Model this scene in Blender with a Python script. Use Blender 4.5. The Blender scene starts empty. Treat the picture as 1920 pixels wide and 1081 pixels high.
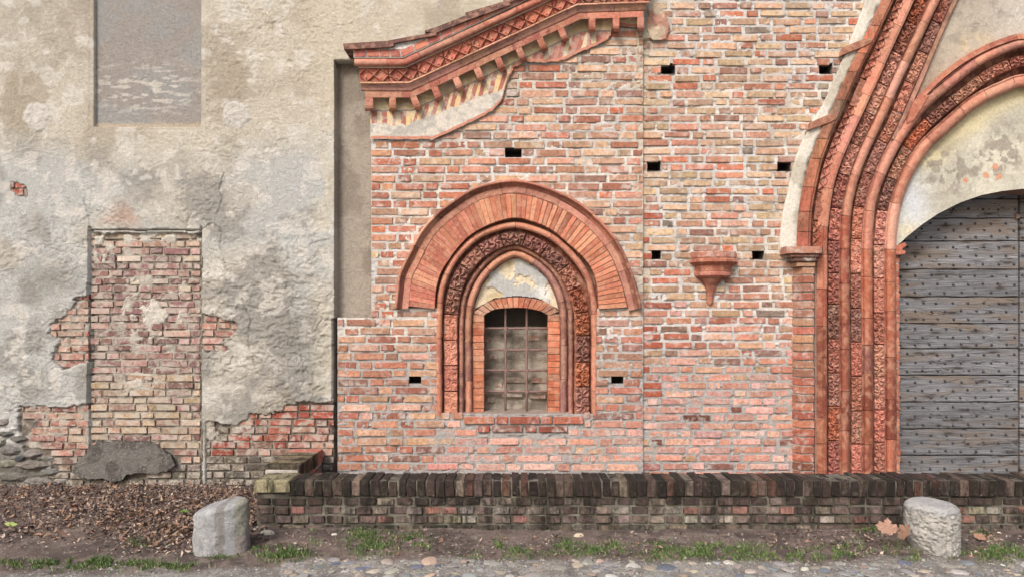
import bpy, math, random
import numpy as np
from mathutils import Vector
S = bpy.context.scene
C = S.collection
R = math.radians
# ---------------------------------------------------------------- camera, sky, sun, exposure
F, D0, EYE, HOR, CX = 1387.0, 6.7, 1.6, 584.0, 960.0      # focal length in photo pixels, metres to the wall, eye height, horizon row, centre column
cam_d = bpy.data.cameras.new('camera'); cam = bpy.data.objects.new('camera', cam_d); C.objects.link(cam)
cam.location = (0, -D0, EYE); cam.rotation_euler = (R(90), 0, 0)
cam_d.sensor_width = 36; cam_d.lens = 36 * F / 1920; cam_d.shift_y = (HOR - 540.5) / 1920
cam_d.clip_start = 0.05; cam_d.clip_end = 500
S.camera = cam
SUN_EL, SUN_AZ = 40, 205        # azimuth measured clockwise from +Y: the sun stands behind the camera, to its left
w = bpy.data.worlds.new('World'); S.world = w; w.use_nodes = True
nt = w.node_tree; nt.nodes.clear()
sky = nt.nodes.new('ShaderNodeTexSky'); sky.sky_type = 'NISHITA'; sky.sun_disc = False
sky.sun_elevation = R(SUN_EL); sky.sun_rotation = R(SUN_AZ)
sky.air_density = 1.0; sky.dust_density = 6.0; sky.ozone_density = 0.6
bg = nt.nodes.new('ShaderNodeBackground'); bg.inputs['Strength'].default_value = 0.10
wo = nt.nodes.new('ShaderNodeOutputWorld')
nt.links.new(sky.outputs[0], bg.inputs[0]); nt.links.new(bg.outputs[0], wo.inputs[0])
sl = bpy.data.lights.new('sun', 'SUN'); sun = bpy.data.objects.new('sun', sl); C.objects.link(sun)
sl.energy = 1.5; sl.angle = R(14); sl.color = (1.0, 0.975, 0.945)
az, el = R(SUN_AZ), R(SUN_EL)
sdir = Vector((math.sin(az) * math.cos(el), math.cos(az) * math.cos(el), math.sin(el)))
sun.rotation_euler = sdir.to_track_quat('Z', 'Y').to_euler(); sun.location = (-6, -12, 14)
S.view_settings.view_transform = 'Standard'; S.view_settings.look = 'None'
S.view_settings.gamma = 1; S.view_settings.exposure = 0.72; S.view_settings.use_curve_mapping = False

# ---------------------------------------------------------------- helpers
rnd = random.Random(7); nr = np.random.RandomState(7)
def lin(c): c = c / 255.0; return c / 12.92 if c <= 0.04045 else ((c + 0.055) / 1.055) ** 2.4
GAIN = 1.3
def col(r, g, b, k=GAIN):
    c = [lin(r) / k, lin(g) / k, lin(b) / k]; l = .3 * c[0] + .55 * c[1] + .15 * c[2]
    return tuple(min(.82, v * .84 + l * .16) for v in c) + (1.0,)
def W(px, py, Y=0.0):
    d = D0 + Y
    return ((px - CX) * d / F, Y, EYE - (py - HOR) * d / F)
def PX(X, Y=0.0): return CX + X * F / (D0 + Y)
def PY(Z, Y=0.0): return HOR + (EYE - Z) * F / (D0 + Y)
def lerp(a, b, t): return a + (b - a) * t
def sstep(a, b, x):
    t = np.clip((x - a) / (b - a), 0, 1); return t * t * (3 - 2 * t)
_tab = nr.rand(256, 256)
def vnoise(x, y):
    xi = np.floor(x).astype(int); yi = np.floor(y).astype(int); fx = x - xi; fy = y - yi
    fx = fx * fx * (3 - 2 * fx); fy = fy * fy * (3 - 2 * fy)
    a = _tab[xi % 256, yi % 256]; b = _tab[(xi + 1) % 256, yi % 256]; c = _tab[xi % 256, (yi + 1) % 256]; d = _tab[(xi + 1) % 256, (yi + 1) % 256]
    return (a + (b - a) * fx) * (1 - fy) + (c + (d - c) * fx) * fy
def fbm(x, y, s, o=4, seed=0.0):
    v = 0; a = .5; t = 0
    for i in range(o):
        v = v + a * vnoise(x * s + 17.3 * i + seed, y * s + 9.1 * i - seed * 1.7); t += a; a *= .5; s *= 2.03
    return v / t
def ridge(x, y, s, o=3, seed=0.0):
    v = 0; a = .5; t = 0
    for i in range(o):
        v = v + a * (1 - np.abs(2 * vnoise(x * s + 5.3 * i + seed, y * s + 3.1 * i + seed) - 1)); t += a; a *= .5; s *= 2.1
    return v / t
def inpoly(px, py, poly):
    r = np.zeros(px.shape, bool); n = len(poly)
    for i in range(n):
        x1, y1 = poly[i]; x2, y2 = poly[(i + 1) % n]
        if y1 == y2: continue
        c = ((y1 > py) != (y2 > py)) & (px < (x2 - x1) * (py - y1) / (y2 - y1) + x1)
        r ^= c
    return r
def seg_dist(px, py, pts):
    d = np.full(px.shape, 1e9)
    for (x1, y1), (x2, y2) in zip(pts[:-1], pts[1:]):
        vx, vy = x2 - x1, y2 - y1; t = np.clip(((px - x1) * vx + (py - y1) * vy) / (vx * vx + vy * vy + 1e-9), 0, 1)
        d = np.minimum(d, np.hypot(px - x1 - t * vx, py - y1 - t * vy))
    return d
def scan(poly, y):
    xs = []; n = len(poly)
    for i in range(n):
        x1, y1 = poly[i]; x2, y2 = poly[(i + 1) % n]
        if (y1 > y) != (y2 > y): xs.append((x2 - x1) * (y - y1) / (y2 - y1) + x1)
    xs.sort(); return list(zip(xs[::2], xs[1::2]))
def link(o, parent=None):
    C.objects.link(o)
    if parent is not None:
        o.parent = parent
        o.matrix_parent_inverse = parent.matrix_basis.inverted()
    return o
def thing(name, label, cat, loc=(0, 0, 0), group=None):
    o = bpy.data.objects.new(name, None); o.empty_display_size = .1; o.location = loc; C.objects.link(o)
    o['label'] = label; o['category'] = cat; o['kind'] = 'thing'
    if group: o['group'] = group
    bpy_roots[name] = o
    return o
bpy_roots = {}
def raw_mesh(name, V, Fc, mat, smooth=False, cols=None):
    V = np.asarray(V, float).reshape(-1, 3); me = bpy.data.meshes.new(name)
    if isinstance(Fc, np.ndarray):
        n, k = Fc.shape
        me.vertices.add(len(V)); me.vertices.foreach_set('co', V.ravel())
        me.loops.add(n * k); me.loops.foreach_set('vertex_index', Fc.ravel().astype(np.int32))
        me.polygons.add(n); me.polygons.foreach_set('loop_start', np.arange(0, n * k, k, dtype=np.int32))
        me.update(calc_edges=True); me.validate()
    else:
        me.from_pydata([tuple(v) for v in V], [], Fc); me.update()
    if smooth: me.polygons.foreach_set('use_smooth', np.ones(len(me.polygons), bool))
    if cols is not None:
        a = me.color_attributes.new('col', 'FLOAT_COLOR', 'POINT'); cc = np.ones((len(V), 4)); cc[:, :cols.shape[1]] = cols
        a.data.foreach_set('color', cc.ravel())
    me.materials.append(mat); return me
def mobj(name, V, Fc, mat, parent=None, smooth=False, cols=None, color=None, kind=None):
    o = bpy.data.objects.new(name, raw_mesh(name, V, Fc, mat, smooth, cols))
    if color is not None: o.color = color
    if kind: o['kind'] = kind
    return link(o, parent)
def grid_faces(nu, nv, keep=None):
    i = np.arange((nu - 1) * (nv - 1)); a = (i // (nv - 1)) * nv + i % (nv - 1)
    q = np.stack([a, a + nv, a + nv + 1, a + 1], 1)
    if keep is not None: q = q[keep.ravel()]
    return q
def compact(V, q, cols=None):
    u, inv = np.unique(q, return_inverse=True)
    return V[u], inv.reshape(q.shape), (cols[u] if cols is not None else None)
def hf(name, xs, zs, yfun, keepfun, colfun, mat, parent, kind=None, smooth=True):
    """upright relief surface: photo-space grid at the wall plane, real depth per vertex"""
    X, Z = np.meshgrid(xs, zs, indexing='ij'); px = CX + X * F / D0; py = HOR + (EYE - Z) * F / D0
    Y = yfun(px, py, X, Z); cols = colfun(px, py, X, Z, Y)
    keep = None
    if keepfun is not None:
        cxm = (px[:-1, :-1] + px[1:, 1:]) / 2; cym = (py[:-1, :-1] + py[1:, 1:]) / 2; keep = keepfun(cxm, cym)
    V = np.stack([X, Y, Z], -1).reshape(-1, 3); q = grid_faces(len(xs), len(zs), keep)
    V, q, cc = compact(V, q, cols.reshape(-1, cols.shape[-1]))
    return mobj(name, V, q, mat, parent, smooth, cc, kind=kind)
def axis(a, b, step, keys=()):
    s = list(np.arange(a, b, step))
    for k in keys: s = [v for v in s if abs(v - k) > step * .6] + [k - .0015, k + .0015]
    return np.array(sorted(s))
def cmix(c1, c2, t): return c1 + (c2 - c1) * t[..., None]
def A(c): return np.array(c[:3])

# ---------------------------------------------------------------- materials
def nodes(name, rough=.9):
    m = bpy.data.materials.new(name); m.use_nodes = True; t = m.node_tree; b = t.nodes['Principled BSDF']
    b.inputs['Roughness'].default_value = rough
    b.inputs['Specular IOR Level'].default_value = .25
    return m, t, b
def N(t, k, **kw):
    n = t.nodes.new(k)
    for a, v in kw.items(): setattr(n, a, v)
    return n
def noise(t, vec, scale, detail=5, rough=.6, dist=0.0):
    n = N(t, 'ShaderNodeTexNoise'); n.inputs['Scale'].default_value = scale; n.inputs['Detail'].default_value = detail
    n.inputs['Roughness'].default_value = rough; n.inputs['Distortion'].default_value = dist; t.links.new(vec, n.inputs['Vector']); return n.outputs['Fac']
def ramp(t, f, stops):
    n = N(t, 'ShaderNodeValToRGB'); e = n.color_ramp.elements
    while len(e) < len(stops): e.new(.5)
    for el_, (p, c) in zip(e, stops): el_.position = p; el_.color = c if len(c) == 4 else (*c, 1)
    t.links.new(f, n.inputs[0]); return n.outputs['Color']
def mix(t, a, b, f, mode='MIX'):
    n = N(t, 'ShaderNodeMix', data_type='RGBA', blend_type=mode)
    for s, v in ((6, a), (7, b)):
        if isinstance(v, tuple): n.inputs[s].default_value = v
        else: t.links.new(v, n.inputs[s])
    if isinstance(f, float): n.inputs[0].default_value = f
    else: t.links.new(f, n.inputs[0])
    return n.outputs[2]
def bump(t, b, hs, dist=.01, strength=1.0):
    prev = None
    for h, s, d in hs:
        n = N(t, 'ShaderNodeBump'); n.inputs['Strength'].default_value = s; n.inputs['Distance'].default_value = d
        t.links.new(h, n.inputs['Height'])
        if prev is not None: t.links.new(prev, n.inputs['Normal'])
        prev = n.outputs[0]
    t.links.new(prev, b.inputs['Normal'])
g = lambda v: (v, v, v, 1)
def mat_brick(name, src='object', smear=.5, smear_col=(.50, .47, .43, 1), var=.55, bmp=1.0, grime=0.0, edge=0.47):
    m, t, b = nodes(name, .92); pos = N(t, 'ShaderNodeNewGeometry').outputs['Position']
    if src == 'object': base = N(t, 'ShaderNodeObjectInfo').outputs['Color']
    else: base = N(t, 'ShaderNodeVertexColor', layer_name='col').outputs['Color']
    n1 = noise(t, pos, 34, 6, .7); n2 = noise(t, pos, 130, 4, .7); n3 = noise(t, pos, 11, 6, .65, .6)
    c = mix(t, base, ramp(t, n1, [(.25, g(1 - var)), (.5, g(1)), (.75, g(1 + var * .7))]), 1.0, 'MULTIPLY')
    c = mix(t, c, ramp(t, n2, [(.3, g(.62)), (.5, g(1)), (.72, g(1.25))]), .8, 'MULTIPLY')
    if smear: c = mix(t, c, smear_col, ramp(t, n3, [(edge + .07, g(0)), (edge + .2, g(smear))]))
    if grime:
        st = N(t, 'ShaderNodeVectorMath', operation='MULTIPLY'); t.links.new(pos, st.inputs[0]); st.inputs[1].default_value = (9, 4, 2.6); n4 = noise(t, st.outputs[0], 1.3, 7, .75, .5); c = mix(t, c, (.012, .012, .009, 1), ramp(t, n4, [(.44, g(0)), (.6, g(grime))]))
        n5 = noise(t, pos, 70, 3, .5); c = mix(t, c, (.33, .34, .25, 1), ramp(t, n5, [(.66, g(0)), (.74, g(.5))]))
    t.links.new(c, b.inputs['Base Color'])
    n7 = noise(t, pos, 60, 5, .65, 1.2)
    bump(t, b, [(n7, .8 * bmp, .012), (n2, .6 * bmp, .005)])
    return m
def mat_attr(name, s1=25, s2=120, var=.2, b1=.7, b2=.5, rough=.95, dist=.008):
    m, t, b = nodes(name, rough); pos = N(t, 'ShaderNodeNewGeometry').outputs['Position']
    base = N(t, 'ShaderNodeVertexColor', layer_name='col').outputs['Color']
    n1 = noise(t, pos, s1, 7, .7, .4); n2 = noise(t, pos, s2, 4, .7)
    c = mix(t, base, ramp(t, n1, [(.3, g(1 - var)), (.5, g(1)), (.7, g(1 + var))]), 1.0, 'MULTIPLY')
    c = mix(t, c, ramp(t, n2, [(.3, g(1 - var)), (.5, g(1)), (.7, g(1 + var * .8))]), 1.0, 'MULTIPLY')
    t.links.new(c, b.inputs['Base Color']); bump(t, b, [(n1, b1, dist * 1.6), (n2, b2, dist * .6)])
    return m
M_brick = mat_brick('weathered brick', smear=.65, smear_col=(.55, .51, .48, 1), edge=.45)
M_brick_s = mat_brick('weathered brick joined', 'attr', smear=.65, smear_col=(.55, .51, .48, 1), edge=.45)
M_brick_l = mat_brick('limewashed brick', smear=.72, smear_col=(.46, .42, .37, 1), edge=.38)
M_rubble = mat_brick('rubble stone', smear=.4, smear_col=(.26, .25, .22, 1), var=.6, bmp=1.2)
M_brick_low = mat_brick('sooty brick', smear=.3, smear_col=(.16, .17, .12, 1), grime=.85, var=.7)
M_terra = mat_brick('terracotta', smear=.42, smear_col=(.60, .35, .24, 1), var=.42, bmp=.9, edge=.40)
M_ring = mat_brick('stained terracotta', smear=.3, smear_col=(.50, .34, .26, 1), var=.5, bmp=.7, grime=.5)
M_carved = mat_brick('carved terracotta', smear=.5, smear_col=(.54, .39, .31, 1), var=.6, bmp=.8)
M_plaster = mat_attr('lime plaster', 30, 120, .17, 1.0, .9, dist=.011)
M_mortar = mat_attr('lime mortar', 60, 200, .16, 1.0, .8, dist=.01)
M_smooth = mat_attr('smooth render', 14, 160, .12, .25, .4)
M_paint = mat_attr('painted plaster', 40, 170, .22, .5, .5, dist=.005)
M_ground = mat_attr('earth', 60, 260, .35, .9, .9, dist=.012)
M_stone = mat_attr('limestone', 45, 150, .25, 1.0, 1.0, dist=.016)
M_leaf = mat_attr('leaf', 80, 200, .25, .2, .2, rough=.7)
def mat_plain(name, c, rough=.8, metal=0, var=.3, sc=60):
    m, t, b = nodes(name, rough); pos = N(t, 'ShaderNodeNewGeometry').outputs['Position']
    n1 = noise(t, pos, sc, 5, .7); t.links.new(mix(t, c, ramp(t, n1, [(.3, g(1 - var)), (.5, g(1)), (.7, g(1 + var))]), 1.0, 'MULTIPLY'), b.inputs['Base Color'])
    b.inputs['Metallic'].default_value = metal; bump(t, b, [(n1, .4, .004)]); return m
M_iron = mat_plain('rusty iron', (.20, .13, .115, 1), .8)
M_stud = mat_plain('iron stud', (.06, .062, .075, 1), .55, .3)
M_dark = mat_plain('inside of wall', (.11, .095, .085, 1))
M_cobble = mat_brick('river stone', smear=.25, smear_col=(.34, .33, .3, 1), var=.2, bmp=.35)
def mat_wood():
    m, t, b = nodes('weathered plank', .85); geo = N(t, 'ShaderNodeNewGeometry').outputs['Position']; oi = N(t, 'ShaderNodeObjectInfo')
    off = N(t, 'ShaderNodeVectorMath', operation='MULTIPLY_ADD'); cmb = N(t, 'ShaderNodeCombineXYZ')
    for i in range(3): t.links.new(oi.outputs['Random'], cmb.inputs[i])
    t.links.new(cmb.outputs[0], off.inputs[0]); off.inputs[1].default_value = (37, 11, 5); t.links.new(geo, off.inputs[2])
    def sc(v):
        n = N(t, 'ShaderNodeVectorMath', operation='MULTIPLY'); t.links.new(off.outputs[0], n.inputs[0]); n.inputs[1].default_value = v; return n.outputs[0]
    fine = noise(t, sc((2.2, 1, 85)), 1.0, 7, .75, 1.2); mid = noise(t, sc((1.6, 1, 11)), 1.0, 6, .7, 2.4); big = noise(t, sc((1.1, 1, 5)), 1.0, 3, .5, .8)
    c = ramp(t, fine, [(.28, col(62, 61, 63)), (.5, col(138, 140, 146)), (.72, col(190, 192, 198))])
    c = mix(t, c, ramp(t, mid, [(.28, g(.35)), (.42, g(.95)), (.75, g(1.12))]), 1.0, 'MULTIPLY'); c = mix(t, c, ramp(t, oi.outputs['Random'], [(0, g(.72)), (1, g(1.02))]), 1.0, 'MULTIPLY')
    c = mix(t, c, col(134, 116, 100), ramp(t, big, [(.48, g(0)), (.62, g(.7))]))
    knot = N(t, 'ShaderNodeTexVoronoi', voronoi_dimensions='2D'); knot.inputs['Scale'].default_value = 1.0; kk = N(t, 'ShaderNodeSeparateXYZ'); t.links.new(sc((1.5, 1, 6.0)), kk.inputs[0]); kc = N(t, 'ShaderNodeCombineXYZ'); t.links.new(kk.outputs[0], kc.inputs[0]); t.links.new(kk.outputs[2], kc.inputs[1]); t.links.new(kc.outputs[0], knot.inputs['Vector'])
    c = mix(t, c, col(70, 60, 55), ramp(t, knot.outputs['Distance'], [(.04, g(.9)), (.10, g(.25)), (.2, g(0))]))
    crack = noise(t, sc((.9, 1, 9)), 1.0, 3, .5, 2.5); c = mix(t, c, (.02, .017, .015, 1), ramp(t, crack, [(.488, g(0)), (.497, g(.85)), (.503, g(.85)), (.512, g(0))]))
    t.links.new(c, b.inputs['Base Color']); bump(t, b, [(mid, .8, .012), (fine, .9, .006)]); return m
M_wood = mat_wood()
def mat_grass():
    m, t, b = nodes('grass blade', .6); base = N(t, 'ShaderNodeVertexColor', layer_name='col').outputs['Color']
    t.links.new(base, b.inputs['Base Color']); return m
M_grass = mat_grass()

# ---------------------------------------------------------------- brick pieces
def brick_mesh(w, h, seed, depth=.05, rough=1.0, mat=None):
    q = random.Random(seed); e = .0045; rough *= 1.5
    xs = [-w / 2, -w / 2 + e, q.uniform(-.2, .2) * w, w / 2 - e, w / 2]; zs = [-h / 2, -h / 2 + e, h / 2 - e, h / 2]
    V = []; cut = [q.uniform(0, .009) * rough for _ in range(4)]
    for i, x in enumerate(xs):
        for j, z in enumerate(zs):
            ex = i in (0, 4); ez = j in (0, 3); y = 0
            if ex or ez: y = .0035 + q.uniform(0, .004) * rough
            else: y = q.uniform(-.003, .004) * rough
            if ex: x_ = x + (-1 if i else 1) * q.uniform(0, .004) * rough
            else: x_ = x
            z_ = z + ((-1 if j == 3 else 1) * q.uniform(0, .004) * rough if ez else 0)
            if ex and ez:
                k = cut[(i > 0) * 2 + (j > 0)]; x_ += k * (-1 if i else 1); z_ += k * .6 * (-1 if j else 1); y += k * .5
            V.append((x_, y, z_))
    Fc = [(i * 4 + j, (i + 1) * 4 + j, (i + 1) * 4 + j + 1, i * 4 + j + 1) for i in range(4) for j in range(3)]
    loop = [0, 4, 8, 12, 16, 17, 18, 19, 15, 11, 7, 3, 2, 1]; b0 = len(V)
    for k in loop: V.append((V[k][0], depth, V[k][2]))
    n = len(loop); Fc += [(loop[k], b0 + k, b0 + (k + 1) % n, loop[(k + 1) % n]) for k in range(n)]
    me = raw_mesh('brick', V, Fc, mat, False)
    return me
_bank = {}
def bank(mat, kind):
    k = (mat.name, kind)
    if k not in _bank:
        w_ = {'s': .27, 'm': .18, 'h': .115}[kind]; _bank[k] = [(brick_mesh(w_, .062, 100 + i + ord(kind[0]) * 7, .05, .5 + .12 * i, mat), w_) for i in range(9)]
    return _bank[k]
def place_brick(parent, x0, x1, y0, y1, Y, color, mat, joined=None, name='brick', rough=None, tilt=.35):
    """one brick filling the photo-space box at depth Y; joined = list to collect pieces of the joined remainder"""
    a = W(x0, y1, Y); b = W(x1, y0, Y); w_ = b[0] - a[0]; h_ = b[2] - a[2]
    kind = 's' if w_ > .21 else 'm' if w_ > .145 else 'h'
    me, bw = bank(mat, kind)[rnd.randrange(9) if rough is None else min(8, max(0, int(rough * 9) + rnd.randrange(-1, 2)))]
    sx = w_ / bw * rnd.choice((-1, 1)) ; sz = h_ / .062 * rnd.choice((-1, 1)) ; loc = ((a[0] + b[0]) / 2, Y, (a[2] + b[2]) / 2); rz = R(rnd.gauss(0, tilt))
    if joined is not None:
        n = len(me.vertices); co = np.empty(n * 3); me.vertices.foreach_get('co', co); co = co.reshape(-1, 3) * (sx, 1, sz)
        cs, sn = math.cos(rz), math.sin(rz); co = np.stack([co[:, 0] * cs + co[:, 2] * sn, co[:, 1], -co[:, 0] * sn + co[:, 2] * cs], 1) + loc
        joined.append((co, [tuple(p.vertices) for p in me.polygons], color)); return
    o = bpy.data.objects.new(name, me); o.location = loc; o.rotation_euler = (0, rz, 0); o.scale = (sx, 1, sz); o.color = color
    return link(o, parent)
def flush(joined, parent, mat, name='brick_remainder'):
    if not joined: return
    V = []; Fc = []; cc = []; n = 0
    for co, fs, c in joined:
        V.append(co); Fc += [tuple(i + n for i in f) for f in fs]; cc.append(np.tile(np.array(c[:3]), (len(co), 1))); n += len(co)
    mobj(name, np.concatenate(V), Fc, mat, parent, False, np.concatenate(cc), kind='stuff')
def fill_rows(x0, x1, top, pitch, h, nrows, free, Ls, Lh, jt, seed):
    """bricks of a wall: list of (xa, xb, ya, yb)"""
    q = random.Random(seed); out = []
    for r in range(nrows):
        y = top + r * pitch; x = x0 - q.uniform(0, Ls); run = q.randrange(3); fr = free(y + h / 2)
        wob = q.uniform(-.5, .5)
        while x < x1:
            L = q.uniform(*Lh) if run == 0 else q.uniform(Ls * .88, Ls * 1.05)
            run = q.choice((1, 1, 2)) if run == 0 else run - 1
            j = q.uniform(*jt); hh = h + q.uniform(-1.6, .5); yy = y + wob + q.uniform(-.5, .8)
            for a, b in fr:
                xa, xb = max(x, a), min(x + L, b)
                if xb - xa > 6 and not (xb - xa < 10 and L > 20 and q.random() < .4): out.append((xa, xb, yy, yy + hh))
            x += L + j
    return out
def subtract(iv, holes):
    for a, b in holes:
        n = []
        for c, d in iv:
            if b <= c or a >= d: n.append((c, d)); continue
            if a > c: n.append((c, a))
            if b < d: n.append((b, d))
        iv = n
    return iv
def split_big(lst, n=300):
    s = sorted(lst, key=lambda t: -(t[1] - t[0]) * (t[3] - t[2])); return s[:n], s[n:]
def warm_(pal, f=.94): return [(w_, (c_[0] * .985, c_[1] * .98, c_[2] * f)) for w_, c_ in pal]
def pick(q, pal):
    t = q.random() * sum(p[0] for p in pal)
    for p in pal:
        t -= p[0]
        if t <= 0: break
    r_, g_, b_ = p[1]; k = q.uniform(.88, 1.1); return col(r_ * k, g_ * k * q.uniform(.97, 1.03), b_ * k * q.uniform(.96, 1.04))
def prism(name, pts, Yf, Yb, mat, parent, color, bev=1.0, jit=.0, smooth=False):
    """piece with a polygonal front given in photo points (clockwise from above), chamfered edge"""
    n = len(pts); cx = sum(p[0] for p in pts) / n; cy = sum(p[1] for p in pts) / n; V = []
    pts = [(p[0] + rnd.gauss(0, jit), p[1] + rnd.gauss(0, jit)) for p in pts]
    fr = []
    for x, y in pts:
        d = math.hypot(x - cx, y - cy) + 1e-6; k = max(.3, 1 - bev * 1.4 / d); fr.append((cx + (x - cx) * k, cy + (y - cy) * k))
    for x, y in fr: V.append(W(x, y, Yf + rnd.uniform(0, .002)))
    for x, y in pts: V.append(W(x, y, Yf + bev * .006))
    base = [W(x, y, Yf + bev * .006) for x, y in pts]
    for v in base: V.append((v[0], Yb, v[2]))
    Fc = [tuple(range(n))] + [(i, i + n, (i + 1) % n + n, (i + 1) % n) for i in range(n)] + [(i + n, i + 2 * n, (i + 1) % n + 2 * n, (i + 1) % n + n) for i in range(n)]
    return mobj(name, V, Fc, mat, parent, smooth, None, color)

# ---------------------------------------------------------------- paths and sweeps
def spline(pts, step=3.0):
    P = [np.array(p, float) for p in pts]; P = [2 * P[0] - P[1]] + P + [2 * P[-1] - P[-2]]; out = []
    for i in range(1, len(P) - 2):
        p0, p1, p2, p3 = P[i - 1:i + 3]; n = max(1, int(np.linalg.norm(p2 - p1) / step))
        def tj(ti, a, b): return ti + max(1e-6, np.linalg.norm(b - a)) ** .5
        t0 = 0; t1 = tj(t0, p0, p1); t2 = tj(t1, p1, p2); t3 = tj(t2, p2, p3)
        for k in range(n):
            t = t1 + (t2 - t1) * k / n
            a1 = (t1 - t) / (t1 - t0) * p0 + (t - t0) / (t1 - t0) * p1; a2 = (t2 - t) / (t2 - t1) * p1 + (t - t1) / (t2 - t1) * p2; a3 = (t3 - t) / (t3 - t2) * p2 + (t - t2) / (t3 - t2) * p3
            b1 = (t2 - t) / (t2 - t0) * a1 + (t - t0) / (t2 - t0) * a2; b2 = (t3 - t) / (t3 - t1) * a2 + (t - t1) / (t3 - t1) * a3
            out.append((t2 - t) / (t2 - t1) * b1 + (t - t1) / (t2 - t1) * b2)
    out.append(P[-2]); return np.array(out)
class Path:
    def __init__(s, pts, smooth=True, step=3.0):
        s.p = spline(pts, step) if smooth else np.array(pts, float)
        d = np.hypot(*(s.p[1:] - s.p[:-1]).T); s.s = np.concatenate([[0], np.cumsum(d)]); s.L = s.s[-1]
        t = np.zeros_like(s.p); t[1:-1] = s.p[2:] - s.p[:-2]; t[0] = s.p[1] - s.p[0]; t[-1] = s.p[-1] - s.p[-2]
        if not smooth:
            e = (s.p[1:] - s.p[:-1]) / d[:, None]; nn = np.stack([e[:, 1], -e[:, 0]], 1); s.n = np.zeros_like(s.p); s.n[0] = nn[0]; s.n[-1] = nn[-1]
            for i in range(1, len(s.p) - 1):
                m = nn[i - 1] + nn[i]; m /= np.linalg.norm(m); s.n[i] = m / max(.3, m @ nn[i])
        else:
            t /= np.hypot(*t.T)[:, None]; s.n = np.stack([t[:, 1], -t[:, 0]], 1)        # left-hand side when looking along the path on screen
    def at(s, u):
        u = np.asarray(u, float); return (np.stack([np.interp(u, s.s, s.p[:, 0]), np.interp(u, s.s, s.p[:, 1])], -1), np.stack([np.interp(u, s.s, s.n[:, 0]), np.interp(u, s.s, s.n[:, 1])], -1))
    def knots(s, a, b, step=None):
        if step: n = max(2, int((b - a) / step) + 1); k = list(np.linspace(a, b, n))
        else: k = [a] + [v for v in s.s if a + .5 < v < b - .5] + [b]
        return np.array(k)
def Wv(px, py, Y):
    d = D0 + Y; return np.stack([(px - CX) * d / F, Y + 0 * px, EYE - (py - HOR) * d / F], -1)
def sweep(name, path, a, b, prof, mat, parent, color, smooth=True, step=None, caps=True, jit=0.0):
    """prof: list of (offset in photo px to the path's left, depth Y)"""
    u = path.knots(a, b, step); P, Nn = path.at(u); k = len(prof); V = []
    jo = rnd.gauss(0, jit); wn_ = [1.1 * (fbm(u * 1.0 + len(name), u * 0 + k_ * 3.1, .09, 3, path.L % 7) - .5) for k_ in range(3)] if smooth else [0 * u] * 3
    for jp, (o, y) in enumerate(prof):
        o = o + wn_[(jp // 3) % 3]; y = y + .004 * wn_[(jp // 3 + 1) % 3]; V.append(Wv(P[:, 0] + Nn[:, 0] * (o + jo), P[:, 1] + Nn[:, 1] * (o + jo), y + 0 * u))
    V = np.stack(V, 1).reshape(-1, 3); q = [(i * k + j, (i + 1) * k + j, (i + 1) * k + j + 1, i * k + j + 1) for i in range(len(u) - 1) for j in range(k - 1)]
    ns = len(q)
    if caps:
        n0 = len(V); V = np.concatenate([V, V[:k], V[-k:]]); q += [tuple(range(n0, n0 + k)), tuple(range(n0 + k, n0 + 2 * k))]
    o = mobj(name, V, q, mat, parent, False, None, color)
    if smooth: o.data.polygons.foreach_set('use_smooth', [True] * ns + [False] * (len(q) - ns))
    return o
def roll_prof(r, Yc, ry, n=8, lip=0.0):
    p = [(r * math.cos(math.pi * i / n), Yc - ry * math.sin(math.pi * i / n)) for i in range(n + 1)]
    return [(r + lip, Yc + .03)] + p + [(-r - lip, Yc + .03)]
def blocks(L, mean, var=.25, start=0.0, q=rnd):
    s = [start]
    while s[-1] < L - mean * .5: s.append(s[-1] + mean * q.uniform(1 - var, 1 + var))
    if len(s) < 2: return [(start, L)]
    s[-1] = L; return list(zip(s[:-1], s[1:]))
TERRA = [(5, (206, 120, 92)), (3, (196, 108, 80)), (2, (214, 140, 112)), (1, (180, 100, 78)), (1, (208, 132, 92))]
def roll(name, path, r, Yc, ry, parent, mean=62, pal=TERRA, mat=None, a=0, b=None, gap=.45, lip=0., n=8, q=rnd):
    for s0, s1 in blocks((b or path.L) - a, mean, q=q):
        sweep(name, path, a + s0 + gap, a + s1 - gap, roll_prof(r, Yc + q.uniform(-.002, .002), ry, n, lip), mat or M_terra, parent, pick(q, pal), jit=.25)
def relief_strip(name, path, a, b, half, Y0, amp, fun, mat, parent, color, res=1.0, back=.05):
    u = path.knots(a, b, res); nv = max(8, int(2 * half / res) + 1); v = np.linspace(-half, half, nv)
    P, Nn = path.at(u); U, Vv = np.meshgrid(u, v, indexing='ij'); h = fun(U, Vv, half)
    e = sstep(0, 1.6, half - np.abs(Vv)) * sstep(0, 1.2, np.minimum(U - a, b - U)); h = h * e
    Y = Y0 - amp * h; Y[:, 0] += back; Y[:, -1] += back; Y[0] += back * .3; Y[-1] += back * .3
    px = P[:, None, 0] + Nn[:, None, 0] * Vv; py = P[:, None, 1] + Nn[:, None, 1] * Vv
    V = Wv(px, py, Y).reshape(-1, 3); return mobj(name, V, grid_faces(len(u), nv), mat, parent, True, None, color)
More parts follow.
